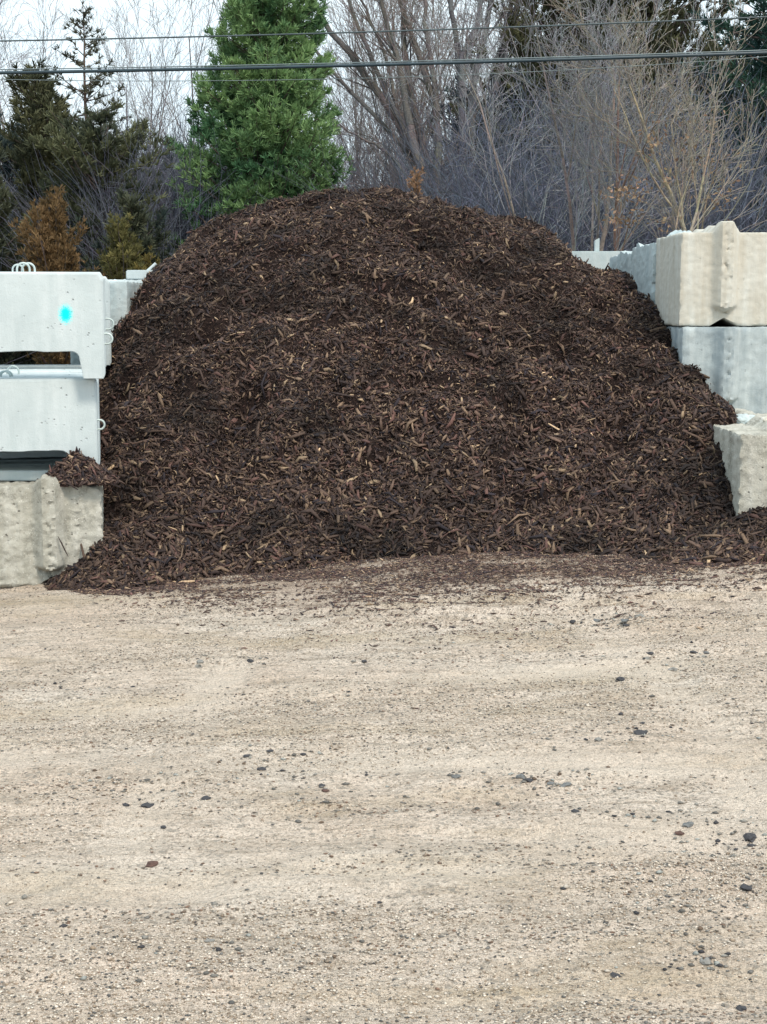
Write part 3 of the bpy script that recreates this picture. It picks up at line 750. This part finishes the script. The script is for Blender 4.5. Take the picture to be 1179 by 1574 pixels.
# a long stick against the front of the left block, a few big splinters on the pile
def splinter(u, v_, Y, L, ang, w, col, label, name='splinter', lift=0.02):
    p = P(u, v_, Y)
    d = Vector((math.cos(rad(ang)), .1, math.sin(rad(ang)))).normalized()
    pts = [p - d * L / 2, p - d * L / 6 + Vector((0, -.004, .004)), p + d * L / 6, p + d * L / 2]
    V_, F_ = tube_mesh(pts, [w * .35, w, w * .9, w * .3], 5)
    V_ = [tuple(q) for q in V_]
    o = mesh_obj(name, V_, np.array(F_ + []), M_chip, col=np.tile([col], (len(V_), 1)))
    return tag(o, label, 'stick' if name == 'stick' else 'wood splinter')
splinter(97, 840, 9.01, .135, -66, .0045, (.05, .035, .03), 'thin dark twig leaning on the beige left block above the mulch', 'stick')

# ------------------------------------------------------------------ wires
def cable(name, pts_px, Y, r_, mat, label, cat='cable'):
    p0, p1, pm = P(*pts_px[0], Y), P(*pts_px[2], Y), P(*pts_px[1], Y)
    # parabola through three points, stretched well beyond the frame
    A = np.polyfit([p0.x, pm.x, p1.x], [p0.z, pm.z, p1.z], 2)
    A[0] = max(A[0], .0008); A = np.array([A[0], *np.polyfit([p0.x, p1.x], [p0.z - A[0] * p0.x ** 2, p1.z - A[0] * p1.x ** 2], 1)])
    xx = np.linspace(-16, 18, 90)
    V_, F_ = tube_mesh([(x_, Y, np.polyval(A, x_)) for x_ in xx], r_, 8)
    return tag(mesh_obj(name, V_, np.array(F_), mat, smooth=True), label, cat)
cable('overhead_cable', [(0, 112), (600, 99), (1179, 81)], 17.0, .0175, M_cable, 'thick dark overhead cable crossing in front of the trees')
cable('overhead_wire', [(0, 63), (600, 48), (1179, 26)], 17.6, .0085, M_wire, 'topmost thin dark overhead wire', 'wire')
cable('overhead_wire', [(0, 122), (600, 119), (1179, 87)], 17.3, .0035, M_strand, 'hair-thin bright wire just below the thick cable', 'wire')
cable('support_strand', [(0, 107), (600, 95), (1179, 77)], 17.02, .006, M_strand, 'thin bright strand running along the top of the thick cable', 'wire')

# ------------------------------------------------------------------ vegetation tools
def prisms(P0, P1, R0, R1, sides, cols):
    P0 = np.asarray(P0, float); P1 = np.asarray(P1, float); N = len(P0)
    d = P1 - P0; d /= np.linalg.norm(d, axis=1)[:, None] + 1e-9
    ref = np.tile([[.123, .99, .05]], (N, 1)); bad = np.abs((d * ref).sum(1)) > .93; ref[bad] = (1, .1, .1)
    a = np.cross(d, ref); a /= np.linalg.norm(a, axis=1)[:, None]; b = np.cross(d, a)
    V = np.empty((N, 2, sides, 3))
    for k in range(sides):
        o_ = a * math.cos(2 * math.pi * k / sides) + b * math.sin(2 * math.pi * k / sides)
        V[:, 0, k] = P0 + o_ * np.asarray(R0)[:, None]; V[:, 1, k] = P1 + o_ * np.asarray(R1)[:, None]
    fc = np.array([[k, (k + 1) % sides, sides + (k + 1) % sides, sides + k] for k in range(sides)])
    F_ = (fc[None] + (np.arange(N) * 2 * sides)[:, None, None]).reshape(-1, 4)
    return V.reshape(-1, 3), F_, np.repeat(cols, 2 * sides, 0)

def jitter_cols(col, N, r, var=.3):
    return np.array([col]) * r.uniform(1 - var, 1 + var, (N, 1)) * r.uniform(.92, 1.08, (N, 3))

def bare_tree(r, H, r0, lean=(0, 0), stems=1, spread=.35, levels=4, kids=7, tip=.003, start=.25, split_z=None, twigs=3):
    """returns (thick segs, thin segs) as lists of p0,p1,ra,rb"""
    thick, thin = [], []
    def grow(p, d, L, ra, lev, up):
        nseg = 9 if lev == 0 else 6 if lev < 3 else 4
        pts = [p.copy()]; dd = d.copy(); rs = [ra]
        end = ra * (.22 if lev == 0 else .3)
        for i in range(nseg):
            dd = dd + r.normal(0, .07 + .035 * lev, 3) + np.array([0, 0, up]); dd /= np.linalg.norm(dd)
            p = p + dd * L / nseg; pts.append(p.copy()); rs.append(max(tip, ra + (end - ra) * ((i + 1) / nseg)))
        tgt = thick if lev <= 1 and ra > .012 else thin
        for i in range(nseg): tgt.append((pts[i], pts[i + 1], rs[i], rs[i + 1]))
        if lev >= levels: return
        nk = max(2, int(kids * (1 if lev == 0 else .75 if lev == 1 else .6)))
        st = start if lev == 0 else .12
        for q in range(nk):
            t = st + (1 - st) * (q + r.random()) / nk
            i = min(int(t * nseg), nseg - 1); f = t * nseg - i
            pp_ = pts[i] * (1 - f) + pts[i + 1] * f; ax = pts[i + 1] - pts[i]; ax /= np.linalg.norm(ax)
            side = r.normal(0, 1, 3); side -= side.dot(ax) * ax; side /= np.linalg.norm(side)
            an = spread * r.uniform(.7, 1.5) + .08 * lev
            nd_ = ax * math.cos(an) + side * math.sin(an)
            rk = rs[i] * r.uniform(.35, .62)
            grow(pp_, nd_, L * r.uniform(.38, .62) * (1.15 - .55 * t), max(rk, tip), lev + 1, .03)
    for s_ in range(stems):
        a = r.uniform(0, 6.28)
        sp_ = .0 if stems == 1 else r.uniform(.05, .28)
        d = np.array([lean[0] + math.cos(a) * sp_, lean[1] + math.sin(a) * sp_, 1.0]); d /= np.linalg.norm(d)
        grow(np.array([math.cos(a) * r0 * (stems > 1), math.sin(a) * r0 * (stems > 1), -.05]), d, H * r.uniform(.85, 1.05), r0 * r.uniform(.75, 1), 0, .02)
    return thick, thin

def seg_obj(name, segs, mat, col, parent, r, sides, var=.2):
    a = np.array([s[0] for s in segs]); b = np.array([s[1] for s in segs]); ra = np.array([s[2] for s in segs]); rb = np.array([s[3] for s in segs])
    V, Fq, cc = prisms(a, b, ra, rb, sides, jitter_cols(col, len(a), r, var))
    return mesh_obj(name, V, Fq, mat, parent=parent, col=cc, smooth=sides > 4)

def place_tree_root(name, u, Y, label, cat, group=None, rz=0.):
    x_ = (u - 589.5) / F * Y
    return tag(empty(name, (x_, Y, near_z(x_, Y)), rz), label, cat, group)

def clone(root, loc, rz, sc, label, group=None, cat=None):
    c = root.copy(); C.objects.link(c); c.location = loc; c.rotation_euler = (0, 0, rz); c.scale = (sc, sc, sc)
    c['label'] = label
    if group: c['group'] = group
    elif 'group' in c.keys(): del c['group']
    for chd in [o_ for o_ in bpy.data.objects if o_.parent == root]:
        d = chd.copy(); C.objects.link(d); d.parent = c
    return c

def topz(v_, Y): return P(589, v_, Y).z

# ---- foliage: tufts of needles
def tufts(cen, dirs, r, K, ln, w, spread, cols):
    N = len(cen)
    c = np.repeat(cen, K, 0); d = np.repeat(dirs, K, 0) + r.normal(0, spread, (N * K, 3)); d /= np.linalg.norm(d, axis=1)[:, None]
    s = np.cross(d, r.normal(0, 1, (N * K, 3))); s /= np.linalg.norm(s, axis=1)[:, None] + 1e-9
    l = ln * r.uniform(.6, 1.25, N * K)[:, None]
    V = np.stack([c - s * w * .5, c + s * w * .5, c + d * l + s * w * .3, c + d * l - s * w * .3], 1)
    Fq = np.arange(N * K * 4).reshape(-1, 4)
    cc = np.repeat(np.repeat(cols, K, 0) * r.uniform(.8, 1.2, (N * K, 1)), 4, 0)
    return V.reshape(-1, 3), Fq, cc

def conifer(root, r, H, prof, whorl=.22, nbr=7, up=.25, droop=0., tuft=(.09, .012, .55), K=12, dens=9., cols=((.03, .07, .03), (.06, .12, .04)),
            trunk_r=.10, trunk_c=(.10, .08, .07), z0=.4, side=.32, miss=.1, jit=.25, mix=1.4):
    """prof(t, azimuth)-> branch length at relative height t"""
    segs = []; tr = []
    nz_ = 12
    wob = np.cumsum(r.normal(0, .02, (nz_ + 1, 2)), 0)
    for i in range(nz_):
        z_a, z_b = H * i / nz_, H * (i + 1) / nz_
        tr.append((np.array([*wob[i], z_a - (.05 if i == 0 else 0)]), np.array([*wob[i + 1], z_b]), trunk_r * (1 - i / nz_) + .008, trunk_r * (1 - (i + 1) / nz_) + .008))
    cen = []; dr = []
    z = z0
    while z < H * .985:
        t = z / H
        for q in range(nbr):
            if r.random() < miss: continue
            az = r.uniform(0, 2 * math.pi)
            L = prof(t, az) * r.uniform(1 - jit, 1 + jit)
            if L < .04: L = .05
            e = up + .35 * t + r.normal(0, .1)
            d = np.array([math.cos(az) * math.cos(e), math.sin(az) * math.cos(e), math.sin(e)])
            zz = z + r.uniform(-.5, .5) * whorl
            p = np.array([np.interp(zz, np.linspace(0, H, nz_ + 1), wob[:, 0]), np.interp(zz, np.linspace(0, H, nz_ + 1), wob[:, 1]), zz])
            ns = max(2, int(L / .22)); pp0 = p
            dd = d.copy()
            for i in range(ns):
                dd = dd + np.array([0, 0, -droop / ns + .12 * (i / ns)]) + r.normal(0, .05, 3); dd /= np.linalg.norm(dd)
                p1 = pp0 + dd * L / ns
                segs.append((pp0, p1, .004 + .012 * L * (1 - i / ns), .004 + .012 * L * (1 - (i + 1) / ns)))
                f = (i + 1) / ns
                nt_ = max(1, int(dens * L / ns * (.35 + .9 * f)))
                hw = side * L * (1.05 - .8 * f) * (f ** .4)
                lat = np.cross(dd, [0, 0, 1]); lat /= np.linalg.norm(lat) + 1e-9
                for _ in range(nt_):
                    k = r.uniform(-1, 1)
                    c = pp0 + (p1 - pp0) * r.random() + lat * k * hw + np.array([0, 0, r.normal(0, .035)])
                    cen.append(c); v = dd + lat * k * 1.0 + np.array([0, 0, .45 - droop * .6]); dr.append(v / np.linalg.norm(v))
                pp0 = p1
        z += whorl * r.uniform(.8, 1.2)
    cen.append(np.array([*wob[-1], H])); dr.append(np.array([0, 0, 1.]))
    cen = np.array(cen); dr = np.array(dr); N = len(cen)
    mixf = np.clip(.5 + mix * .5 * fbm(cen * 1.6 + r.uniform(0, 50), 2, 3) + r.normal(0, .15, N), 0, 1)[:, None]
    cc = np.array([cols[0]]) * (1 - mixf) + np.array([cols[1]]) * mixf
    V, Fq, c3 = tufts(cen, dr, r, K, tuft[0], tuft[1], tuft[2], cc)
    seg_obj('trunk', tr + segs, M_bark, trunk_c, root, r, 6)
    mesh_obj('crown', V, Fq, M_leaf, parent=root, col=c3)
    return N

R = lambda s: np.random.default_rng(s)
# big green pine
rt = place_tree_root('pine_tree', 418, 27, 'large bright green pine standing directly behind the left side of the mound', 'pine tree')
Hp = topz(-22, 27)
pz = [(0, 1.5), (.2, 1.6), (.38, 1.66), (.5, 1.55), (.62, 1.35), (.72, 1.18), (.80, 1.12), (.9, 1.0), (.97, .75), (1, .3)]
pf = lambda t, a: np.interp(t, [q[0] for q in pz], [q[1] for q in pz]) * (1 + .10 * math.sin(3 * a + t * 9))
n_ = conifer(rt, R(21), Hp, pf, whorl=.15, nbr=9, up=.30, tuft=(.12, .017, .50), K=14, dens=30, cols=((.07, .165, .08), (.24, .37, .155)), trunk_r=.12, z0=.7, side=.55, miss=.02, jit=.16)
print('pine tufts', n_)

# narrow sparse spruce, far left
rt = place_tree_root('spruce_tree', 141, 33, 'tall narrow spruce with sparse ragged branches against the sky', 'spruce tree')
cone = lambda w, e=.85: (lambda t, a: w * (1 - t) ** e)
conifer(rt, R(22), topz(2, 33), cone(2.5, .8), whorl=.27, nbr=6, up=-.05, droop=-.2, tuft=(.10, .020, .6), K=10, dens=11, cols=((.065, .075, .06), (.12, .12, .08)), trunk_r=.09, miss=.15, side=.2, jit=.4)
# cedars
def cedar(u, v_top, Y, w, label, seed, cols, H_scale=1, e=.6, dens=30, K=9, miss=.08, name='cedar_tree', tuft=(.13, .022, .45), z0=.2, up=.55, jit=.35, whorl=.2, cat='cedar tree'):
    rt = place_tree_root(name, u, Y, label, cat)
    lobes = R(seed + 500).uniform(0, 6.28, 2)
    pf = lambda t, a: w * (1 - t) ** e * (1 + .25 * math.sin(2 * a + lobes[0] + t * 7) + .15 * math.sin(5 * a + lobes[1] + 11 * t))
    conifer(rt, R(seed), topz(v_top, Y) - near_z(0, Y), pf, whorl=whorl, nbr=7, up=up, droop=0, tuft=tuft, K=K, dens=dens, cols=cols, trunk_r=.07, z0=z0, side=.38, miss=miss, jit=jit)
OL = ((.052, .062, .04), (.145, .145, .075))
OLD = ((.034, .050, .046), (.105, .115, .07))
cedar(62, 88, 28, 1.9, 'olive brown cedar at the far left, below the two wires', 31, OL, up=.3, whorl=.24)
cedar(165, 165, 27, 2.1, 'dark ragged cedar with a drooping right side, right of the olive one', 32, ((.045, .062, .048), (.14, .15, .08)), miss=.15, e=.55, jit=.6, up=.2)
cedar(-25, 200, 26, 1.3, 'dark cedar cut off by the left edge of the picture', 33, OLD)
cedar(85, 272, 21.5, 1.45, 'rust coloured juniper with an orange tip above the white units', 34, ((.13, .092, .045), (.25, .16, .078)), e=.8, dens=42, tuft=(.075, .013, .42), up=.9, z0=.6, whorl=.13)
cedar(190, 340, 20.5, .95, 'yellow-green juniper bush right of the rust coloured one', 35, ((.10, .10, .04), (.21, .185, .068)), e=.45, dens=46, tuft=(.065, .012, .45), up=.9, z0=.4, whorl=.12)
cedar(236, 388, 19.5, .5, 'small olive yellow juniper touching the left slope of the mound', 36, ((.10, .085, .03), (.19, .15, .045)), e=.4, dens=46, tuft=(.06, .012, .45), up=.9, z0=.3, whorl=.12)
cedar(130, 215, 30, 2.2, 'dark evergreen mass between and behind the two tall left cedars', 39, OLD, e=.4)
cedar(215, 290, 24, .95, 'dark green cedar between the yellow juniper and the grey thicket', 37, OLD, e=.6)
cedar(640, 276, 20, .42, 'little faded orange bush poking up behind the top of the mound', 38, ((.28, .17, .10), (.42, .27, .17)), e=.35, dens=34, tuft=(.05, .010, .5), up=.8, z0=.8, whorl=.10, cat='bush', name='orange_bush')
# right back evergreens
cedar(850, -230, 33.5, 2.3, 'olive cedar behind the bare saplings, left of the pair', 41, OL, e=.35, miss=.2, dens=28)
cedar(985, -260, 33, 2.5, 'olive cedar in the upper right behind the brown-leaved oak', 42, OL, e=.35, miss=.2, dens=28)
cedar(790, 120, 33, 1.2, 'low dark green cedar half hidden in the thicket beside the centre', 43, ((.022, .045, .028), (.06, .085, .035)), e=.5)
cedar(905, -120, 37, 2.2, 'dull green cedar deep behind the bare saplings', 44, OLD, e=.5)
def sprf(w): return lambda t, a: w * (1 - t) ** .55
rt = place_tree_root('spruce_tree', 1172, 28, 'big dark blue-green spruce in the upper right corner', 'spruce tree')
conifer(rt, R(45), topz(-110, 28), sprf(2.3), whorl=.30, nbr=9, up=.05, tuft=(.12, .020, .5), K=10, dens=26, cols=((.022, .06, .055), (.055, .115, .08)), trunk_r=.14, miss=.05)
cedar(1080, 230, 33, 1.5, 'dark evergreen hidden behind the brown-leaved oak', 46, ((.012, .022, .028), (.03, .045, .045)), e=.4)
cedar(1240, 200, 27, 1.5, 'dark evergreen just outside the right edge above the tan block', 47, ((.012, .022, .028), (.03, .045, .045)), e=.4)

DK = ((.026, .045, .052), (.06, .085, .08))  # teal of the hazy depth between trees put into the needle colour
cedar(745, 185, 36, 2.2, 'dark evergreen standing deep in the wood behind the grey thicket', 48, DK, e=.35, dens=20)
dk = [o_ for o_ in C.objects if o_.get('label', '').startswith('dark evergreen standing deep')][0]
dk['group'] = 'dark evergreens deep in the wood'
DKS = [(835, 37, 1.05), (925, 36, 1.12), (1020, 37, 1.1), (1105, 36, 1.15), (1195, 37, 1.2), (1290, 36, 1.1), (-60, 36, .95), (20, 37, .95), (225, 36, .82), (300, 37, .85), (370, 36, .85)]
def clone(root, loc, rz, sc, label, group=None, cat=None):
    c = root.copy(); C.objects.link(c); c.location = loc; c.rotation_euler = (0, 0, rz); c.scale = (sc, sc, sc)
    c['label'] = label
    if group: c['group'] = group
    elif 'group' in c.keys(): del c['group']
    for chd in [o_ for o_ in bpy.data.objects if o_.parent == root]:
        d = chd.copy(); C.objects.link(d); d.parent = c
    return c
for k, (u, Y, sc_) in enumerate(DKS):
    x_ = (u - 589.5) / F * Y
    clone(dk, (x_, Y, near_z(x_, Y)), 1.3 * k + 1, sc_, 'dark evergreen standing deep in the wood behind the grey thicket', 'dark evergreens deep in the wood')
# ---- bare trees
def bare(u, Y, v_top, r0, label, seed, col=(.14, .12, .115), tcol=(.19, .165, .165), name='bare_tree', cat='bare tree', group=None, **kw):
    rt = place_tree_root(name, u, Y, label, cat, group)
    rr_ = R(seed)
    th, tn = bare_tree(rr_, (topz(v_top, Y) - near_z(0, Y)), r0, **kw)
    seg_obj('trunk', th, M_bark, col, rt, rr_, 7)
    if tn: seg_obj('crown', tn, M_twig, tcol, rt, rr_, 3)
    return rt
# the big one in the centre: many stems fanning from a low fork
rt = place_tree_root('bare_tree', 655, 31, 'big bare tree with thick stems fanning up and left above the mound', 'bare tree')
rr_ = R(61); th_all, tn_all = [], []
def stem(rr_, path, Y, ra, rb, kids=10, Lk=1.4, yj=.5, levels=4):
    base_x = (655 - 589.5) / F * 31
    pts = [np.array(P(u, v_, Y + k * yj)) for k, (u, v_) in enumerate(path)]
    pts = [p - np.array([base_x, 31, near_z(base_x, 31)]) for p in pts]
    # smooth
    tt = np.linspace(0, len(pts) - 1, 14); arr = np.array(pts); ip = np.stack([np.interp(tt, range(len(pts)), arr[:, k]) for k in range(3)], 1)
    ip[1:-1] = (ip[:-2] + 2 * ip[1:-1] + ip[2:]) / 4; ip[1:-1] += rr_.normal(0, .02, ip[1:-1].shape)
    rs = np.linspace(ra, rb, 14)
    for i in range(13): th_all.append((ip[i], ip[i + 1], rs[i], rs[i + 1]))
    for q in range(kids):
        t = rr_.uniform(.15, 1) * 12.9; i = int(t); ax = ip[i + 1] - ip[i]; ax /= np.linalg.norm(ax)
        sd_ = rr_.normal(0, 1, 3); sd_ -= sd_.dot(ax) * ax; sd_ /= np.linalg.norm(sd_); an = rr_.uniform(.25, .7)
        d = ax * math.cos(an) + sd_ * math.sin(an) + np.array([0, 0, .2]); d /= np.linalg.norm(d)
        sub_t, sub_n = bare_tree(rr_, Lk * rr_.uniform(.6, 1.4), rs[i] * rr_.uniform(.25, .5), lean=(d[0] / max(d[2], .3), d[1] / max(d[2], .3)), levels=2, kids=6, tip=.004, start=.1)
        th_all.extend([(a + ip[i], b + ip[i], x_, y_) for a, b, x_, y_ in sub_t]); tn_all.extend([(a + ip[i], b + ip[i], x_, y_) for a, b, x_, y_ in sub_n])
stem(rr_, [(655, 470), (650, 330), (636, 240), (600, 165), (545, 90), (490, 20), (440, -60)], 31, .13, .035)
stem(rr_, [(652, 300), (640, 235), (590, 140), (560, 60), (520, -40)], 31.2, .085, .025)
stem(rr_, [(650, 260), (628, 190), (618, 110), (595, 40), (575, -50)], 30.6, .095, .035)
stem(rr_, [(655, 280), (645, 200), (628, 120), (620, 40), (622, -50)], 31.5, .09, .04)
stem(rr_, [(660, 470), (672, 260), (676, 190), (650, 100), (625, 40), (600, -50)], 30.8, .095, .04)
stem(rr_, [(672, 220), (668, 120), (650, 40), (655, -50)], 31.6, .06, .03)
stem(rr_, [(650, 270), (600, 200), (530, 130), (470, 60), (400, -10)], 31.8, .055, .02)
stem(rr_, [(640, 300), (600, 235), (560, 215), (520, 190)], 30.4, .04, .012, 8, .9)
stem(rr_, [(640, 250), (610, 160), (585, 60), (540, -30)], 32, .05, .02)
seg_obj('trunk', th_all, M_bark, (.105, .095, .09), rt, rr_, 7); seg_obj('crown', tn_all, M_twig, (.21, .165, .15), rt, rr_, 3)
# second group, right of centre
base = [[(712, 520), (712, 180), (708, 100), (693, 20), (688, -50)], [(712, 150), (710, 90), (735, 30), (742, -50)], [(728, 520), (722, 180), (735, 90), (752, 20), (765, -60)], [(770, 520), (755, 180), (762, 100), (780, 30), (800, -50)], [(760, 140), (775, 80), (790, 20), (815, -40)]]
for k, (pths, lab) in enumerate([(base[:2], 'bare tree with a dark straight forked trunk right of the fanning tree'), (base[2:3], 'slim bare tree leaning right just beside the forked one'), (base[3:], 'bare dark double-stemmed tree at the edge of the olive cedar')]):
    th_all, tn_all = [], []
    rt = tag(empty('bare_tree', ((655 - 589.5) / F * 31, 31, near_z(0, 31))), lab, 'bare tree')
    for pth in pths: stem(R(70 + k), pth, 31 + k * .8, .085, .04, 9, 1.3)
    seg_obj('trunk', th_all, M_bark, (.085, .085, .09), rt, R(1), 7); seg_obj('crown', tn_all, M_twig, (.19, .16, .16), rt, R(1), 3)
# saplings above the right blocks
SC = (.25, .215, .195); ST = (.28, .285, .30)
bare(895, 20, 40, .050, 'leftmost pale bare sapling rising behind the right slope of the mound', 81, SC, ST, kids=13, spread=.38, lean=(-.02, 0), levels=3, start=.3)
bare(912, 20.5, 60, .045, 'bare sapling with a slightly bent trunk, second behind the right slope', 82, SC, ST, kids=12, spread=.42, lean=(-.03, 0), levels=3, start=.3)
bare(932, 19.5, 30, .050, 'straight brownish bare sapling just left of the right wall', 83, (.21, .15, .12), ST, kids=12, spread=.40, lean=(0, 0), levels=3, start=.32)
bare(852, 22, 90, .035, 'thin bare sapling leaning left over the thicket', 84, SC, ST, kids=11, spread=.45, lean=(-.14, 0), levels=3, start=.3)
OK_ = (.33, .28, .21)
ok1 = bare(1080, 18.5, 95, .050, 'bare oak with pale tan bark and withered leaves behind the tan block', 85, OK_, (.31, .28, .235), kids=13, spread=.33, levels=3, name='oak_tree', cat='oak tree', start=.32)
ok2 = bare(1026, 18.2, 110, .034, 'slender oak with clusters of withered tan leaves, left of the bigger oak', 86, OK_, (.31, .28, .235), kids=10, spread=.36, levels=3, name='oak_tree', cat='oak tree', start=.32)
def dead_leaves(root, spots, seed, Y):
    r = R(seed); cen = []
    for (u, v_, n_, s_) in spots:
        c = np.array(P(u, v_, Y)) - np.array(root.location)
        cen.append(c + r.normal(0, 1, (n_, 3)) * np.array([s_, s_, s_ * .7]))
        # twig carrying the cluster
    cen = np.concatenate(cen); N = len(cen)
    d = r.normal(0, 1, (N, 3)); d[:, 2] -= .5; d /= np.linalg.norm(d, axis=1)[:, None]
    s = np.cross(d, r.normal(0, 1, (N, 3))); s /= np.linalg.norm(s, axis=1)[:, None]
    l = r.uniform(.04, .08, (N, 1)); w = l * .42; nn = np.cross(d, s)
    V = np.stack([cen, cen + d * l * .5 + s * w * .5 + nn * l * .08, cen + d * l, cen + d * l * .5 - s * w * .5 + nn * l * .1], 1).reshape(-1, 3)
    cc = np.repeat(jitter_cols((.32, .225, .15), N, r, .35), 4, 0)
    mesh_obj('dead_leaves', V, np.arange(N * 4).reshape(-1, 4), M_leaf, parent=root, col=cc)
dead_leaves(ok2, [(950, 290, 50, .10), (975, 300, 34, .08), (985, 285, 24, .08), (945, 335, 30, .07), (965, 345, 26, .07), (1000, 215, 28, .07), (995, 235, 20, .06), (1015, 190, 16, .1), (1028, 275, 20, .05), (980, 335, 20, .08), (1020, 345, 18, .08)], 5, 18.2)
dead_leaves(ok1, [(1110, 310, 30, .10), (1095, 300, 20, .1), (1120, 290, 14, .08), (1070, 250, 30, .15), (1080, 180, 26, .16), (1100, 235, 24, .15), (1050, 250, 16, .1), (1060, 220, 14, .12)], 6, 18.5)

# far thin bare trees: three sources and copies
GF = 'slender leafless trees far behind, faint against the sky'
src = []
for k in range(4):
    rt = bare(-60 + k * 5, 40 + k, 10, .06, 'slender far leafless tree faint against the sky at the left', 90 + k, (.19, .18, .18), (.25, .235, .235), kids=10, levels=3, spread=.33, group=GF, start=.3, tip=.004)
    src.append(rt)
spots = [(20, 41, 40), (60, 38, -20), (180, 42, 30), (208, 39, 60), (245, 40, 40), (288, 38, 60)]
for k, (u, Y, vt) in enumerate(spots):
    s0 = src[k % 4]; H0 = topz(10, 40 + (k % 4)); x_ = (u - 589.5) / F * Y
    clone(s0, (x_, Y, near_z(x_, Y)), k * 1.9, (topz(vt, Y)) / H0, 'slender far leafless tree faint against the sky at the left', GF)
spots = [(470, 40, -60), (515, 43, -20), (545, 39, 20), (575, 42, -40), (600, 44, -10), (640, 38, 30), (665, 41, -30), (690, 43, 0), (720, 40, -50), (745, 44, -10), (780, 41, -50), (820, 40, -40), (868, 43, -60), (930, 42, -20), (1010, 41, -60), (1070, 43, 0)]
for k, (u, Y, vt) in enumerate(spots):
    s0 = src[(k + 1) % 4]; H0 = topz(10, 40 + ((k + 1) % 4)); x_ = (u - 589.5) / F * Y
    clone(s0, (x_, Y, near_z(x_, Y)), k * 2.3 + 1, (topz(vt, Y)) / H0, 'slender leafless tree far behind the centre and right of the mound', 'slender leafless trees far behind the mound')

# ---- thickets of brush: nobody could count the stems
def thicket(name, label, xr, yr, ztop, N, seed, col, rmax=.010, lean=.35):
    r = R(seed); P0 = []; P1 = []; R0 = []; R1 = []; nseg = 7
    x = r.uniform(*xr, N); y = r.uniform(*yr, N)
    base = r.random(N) < .4
    tz = ztop(x * 30 / y * 1.0 if False else x, y) * r.uniform(.55, 1.08, N)
    z = np.where(base, 0, r.uniform(.0, .85, N) * tz)
    p = np.stack([x, y, z], 1); d = np.stack([r.normal(0, lean, N), r.normal(0, lean, N), np.ones(N)], 1)
    sub = ~base; d[sub, :2] *= 2.6
    L = np.where(base, tz, np.minimum(tz - z, r.uniform(.4, 1.6, N))) ; L = np.maximum(L, .25)
    rad0 = np.where(base, r.uniform(.005, rmax, N) * 1.3, r.uniform(.003, .0065, N))
    d /= np.linalg.norm(d, axis=1)[:, None]; curl = r.normal(0, .12, (N, 3))
    for i in range(nseg):
        d = d + r.normal(0, .16, (N, 3)) + curl; d[:, 2] += np.where(base, .05, .02); d /= np.linalg.norm(d, axis=1)[:, None]
        q = p + d * (L / nseg)[:, None]
        P0.append(p); P1.append(q); R0.append(rad0 * (1 - i / nseg) + .002); R1.append(rad0 * (1 - (i + 1) / nseg) + .002); p = q
    cols = np.tile(jitter_cols(col, N, r, .35), (nseg, 1))
    V, Fq, cc = prisms(np.concatenate(P0), np.concatenate(P1), np.concatenate(R0), np.concatenate(R1), 3, cols)
    return tag(mesh_obj(name, V, Fq, M_twig, col=cc), label, 'thicket', kind='stuff')
def hz(pts, Yref):
    us = np.array([q[0] for q in pts]); zs = np.array([topz(q[1], Yref) for q in pts])
    return lambda x, y: np.interp(x / y * F + 589.5, us, zs) * y / Yref * (1 + .1 * n2(x, y, 1.3, .6, 2, 91))
hr = hz([(560, 245), (640, 225), (690, 150), (730, 105), (800, 90), (900, 85), (1000, 95), (1100, 120), (1200, 110), (1300, 100)], 26)
thicket('brush_thicket', 'dense tangle of bare blue-grey brush behind the right side of the mound and the right wall', (.8, 8.6), (23, 30), hr, 15000, 101, (.135, .152, .20))  # bluish haze and lifted shadows mixed into the twig colour
thicket('brush_thicket', 'bare undergrowth in shade-dark colour deep inside the wood on the right', (.5, 10.5), (30, 36), hz([(560, 240), (700, 190), (1300, 130)], 33), 16000, 102, (.052, .068, .10), .012)  # navy shade of the gaps painted into the stem colour
hl = hz([(-80, 300), (60, 300), (150, 270), (230, 205), (290, 195), (340, 215), (420, 240)], 26)
thicket('brush_thicket', 'tangle of bare blue-grey brush between the left cedars and the green pine', (-8.6, -1.9), (28.6, 33), hl, 18000, 103, (.13, .14, .18))  # blue of this twig colour imitates hazy, tinted shadow
hm = hz([(150, 260), (230, 200), (290, 190), (340, 230)], 27)
thicket('brush_thicket', 'band of blue-grey twigs filling the gap just left of the green pine', (-4.9, -3.2), (26.5, 29), hm, 9000, 105, (.16, .17, .215))  # twig colour carries the same painted blue haze
thicket('brush_thicket', 'bare brown brush in the gap right of the green pine', (-1.4, 1.6), (26, 36), hz([(480, 210), (560, 220), (640, 200), (700, 170)], 30), 4500, 104, (.17, .145, .15))

thicket('far_bare_wood', 'far grey-brown mass of fine bare branches behind the centre and right trees', (-1.8, 10.5), (38, 44), hz([(470, 150), (560, 120), (650, 90), (760, 40), (900, 20), (1200, 20)], 40), 13000, 106, (.20, .18, .185), .012, .2)
thicket('far_bare_wood', 'far grey mass of fine bare branches low behind the left cedars', (-11.5, -4.2), (38, 44), hz([(-60, 190), (100, 170), (230, 190), (330, 175)], 40), 8000, 107, (.17, .165, .18), .012, .2)
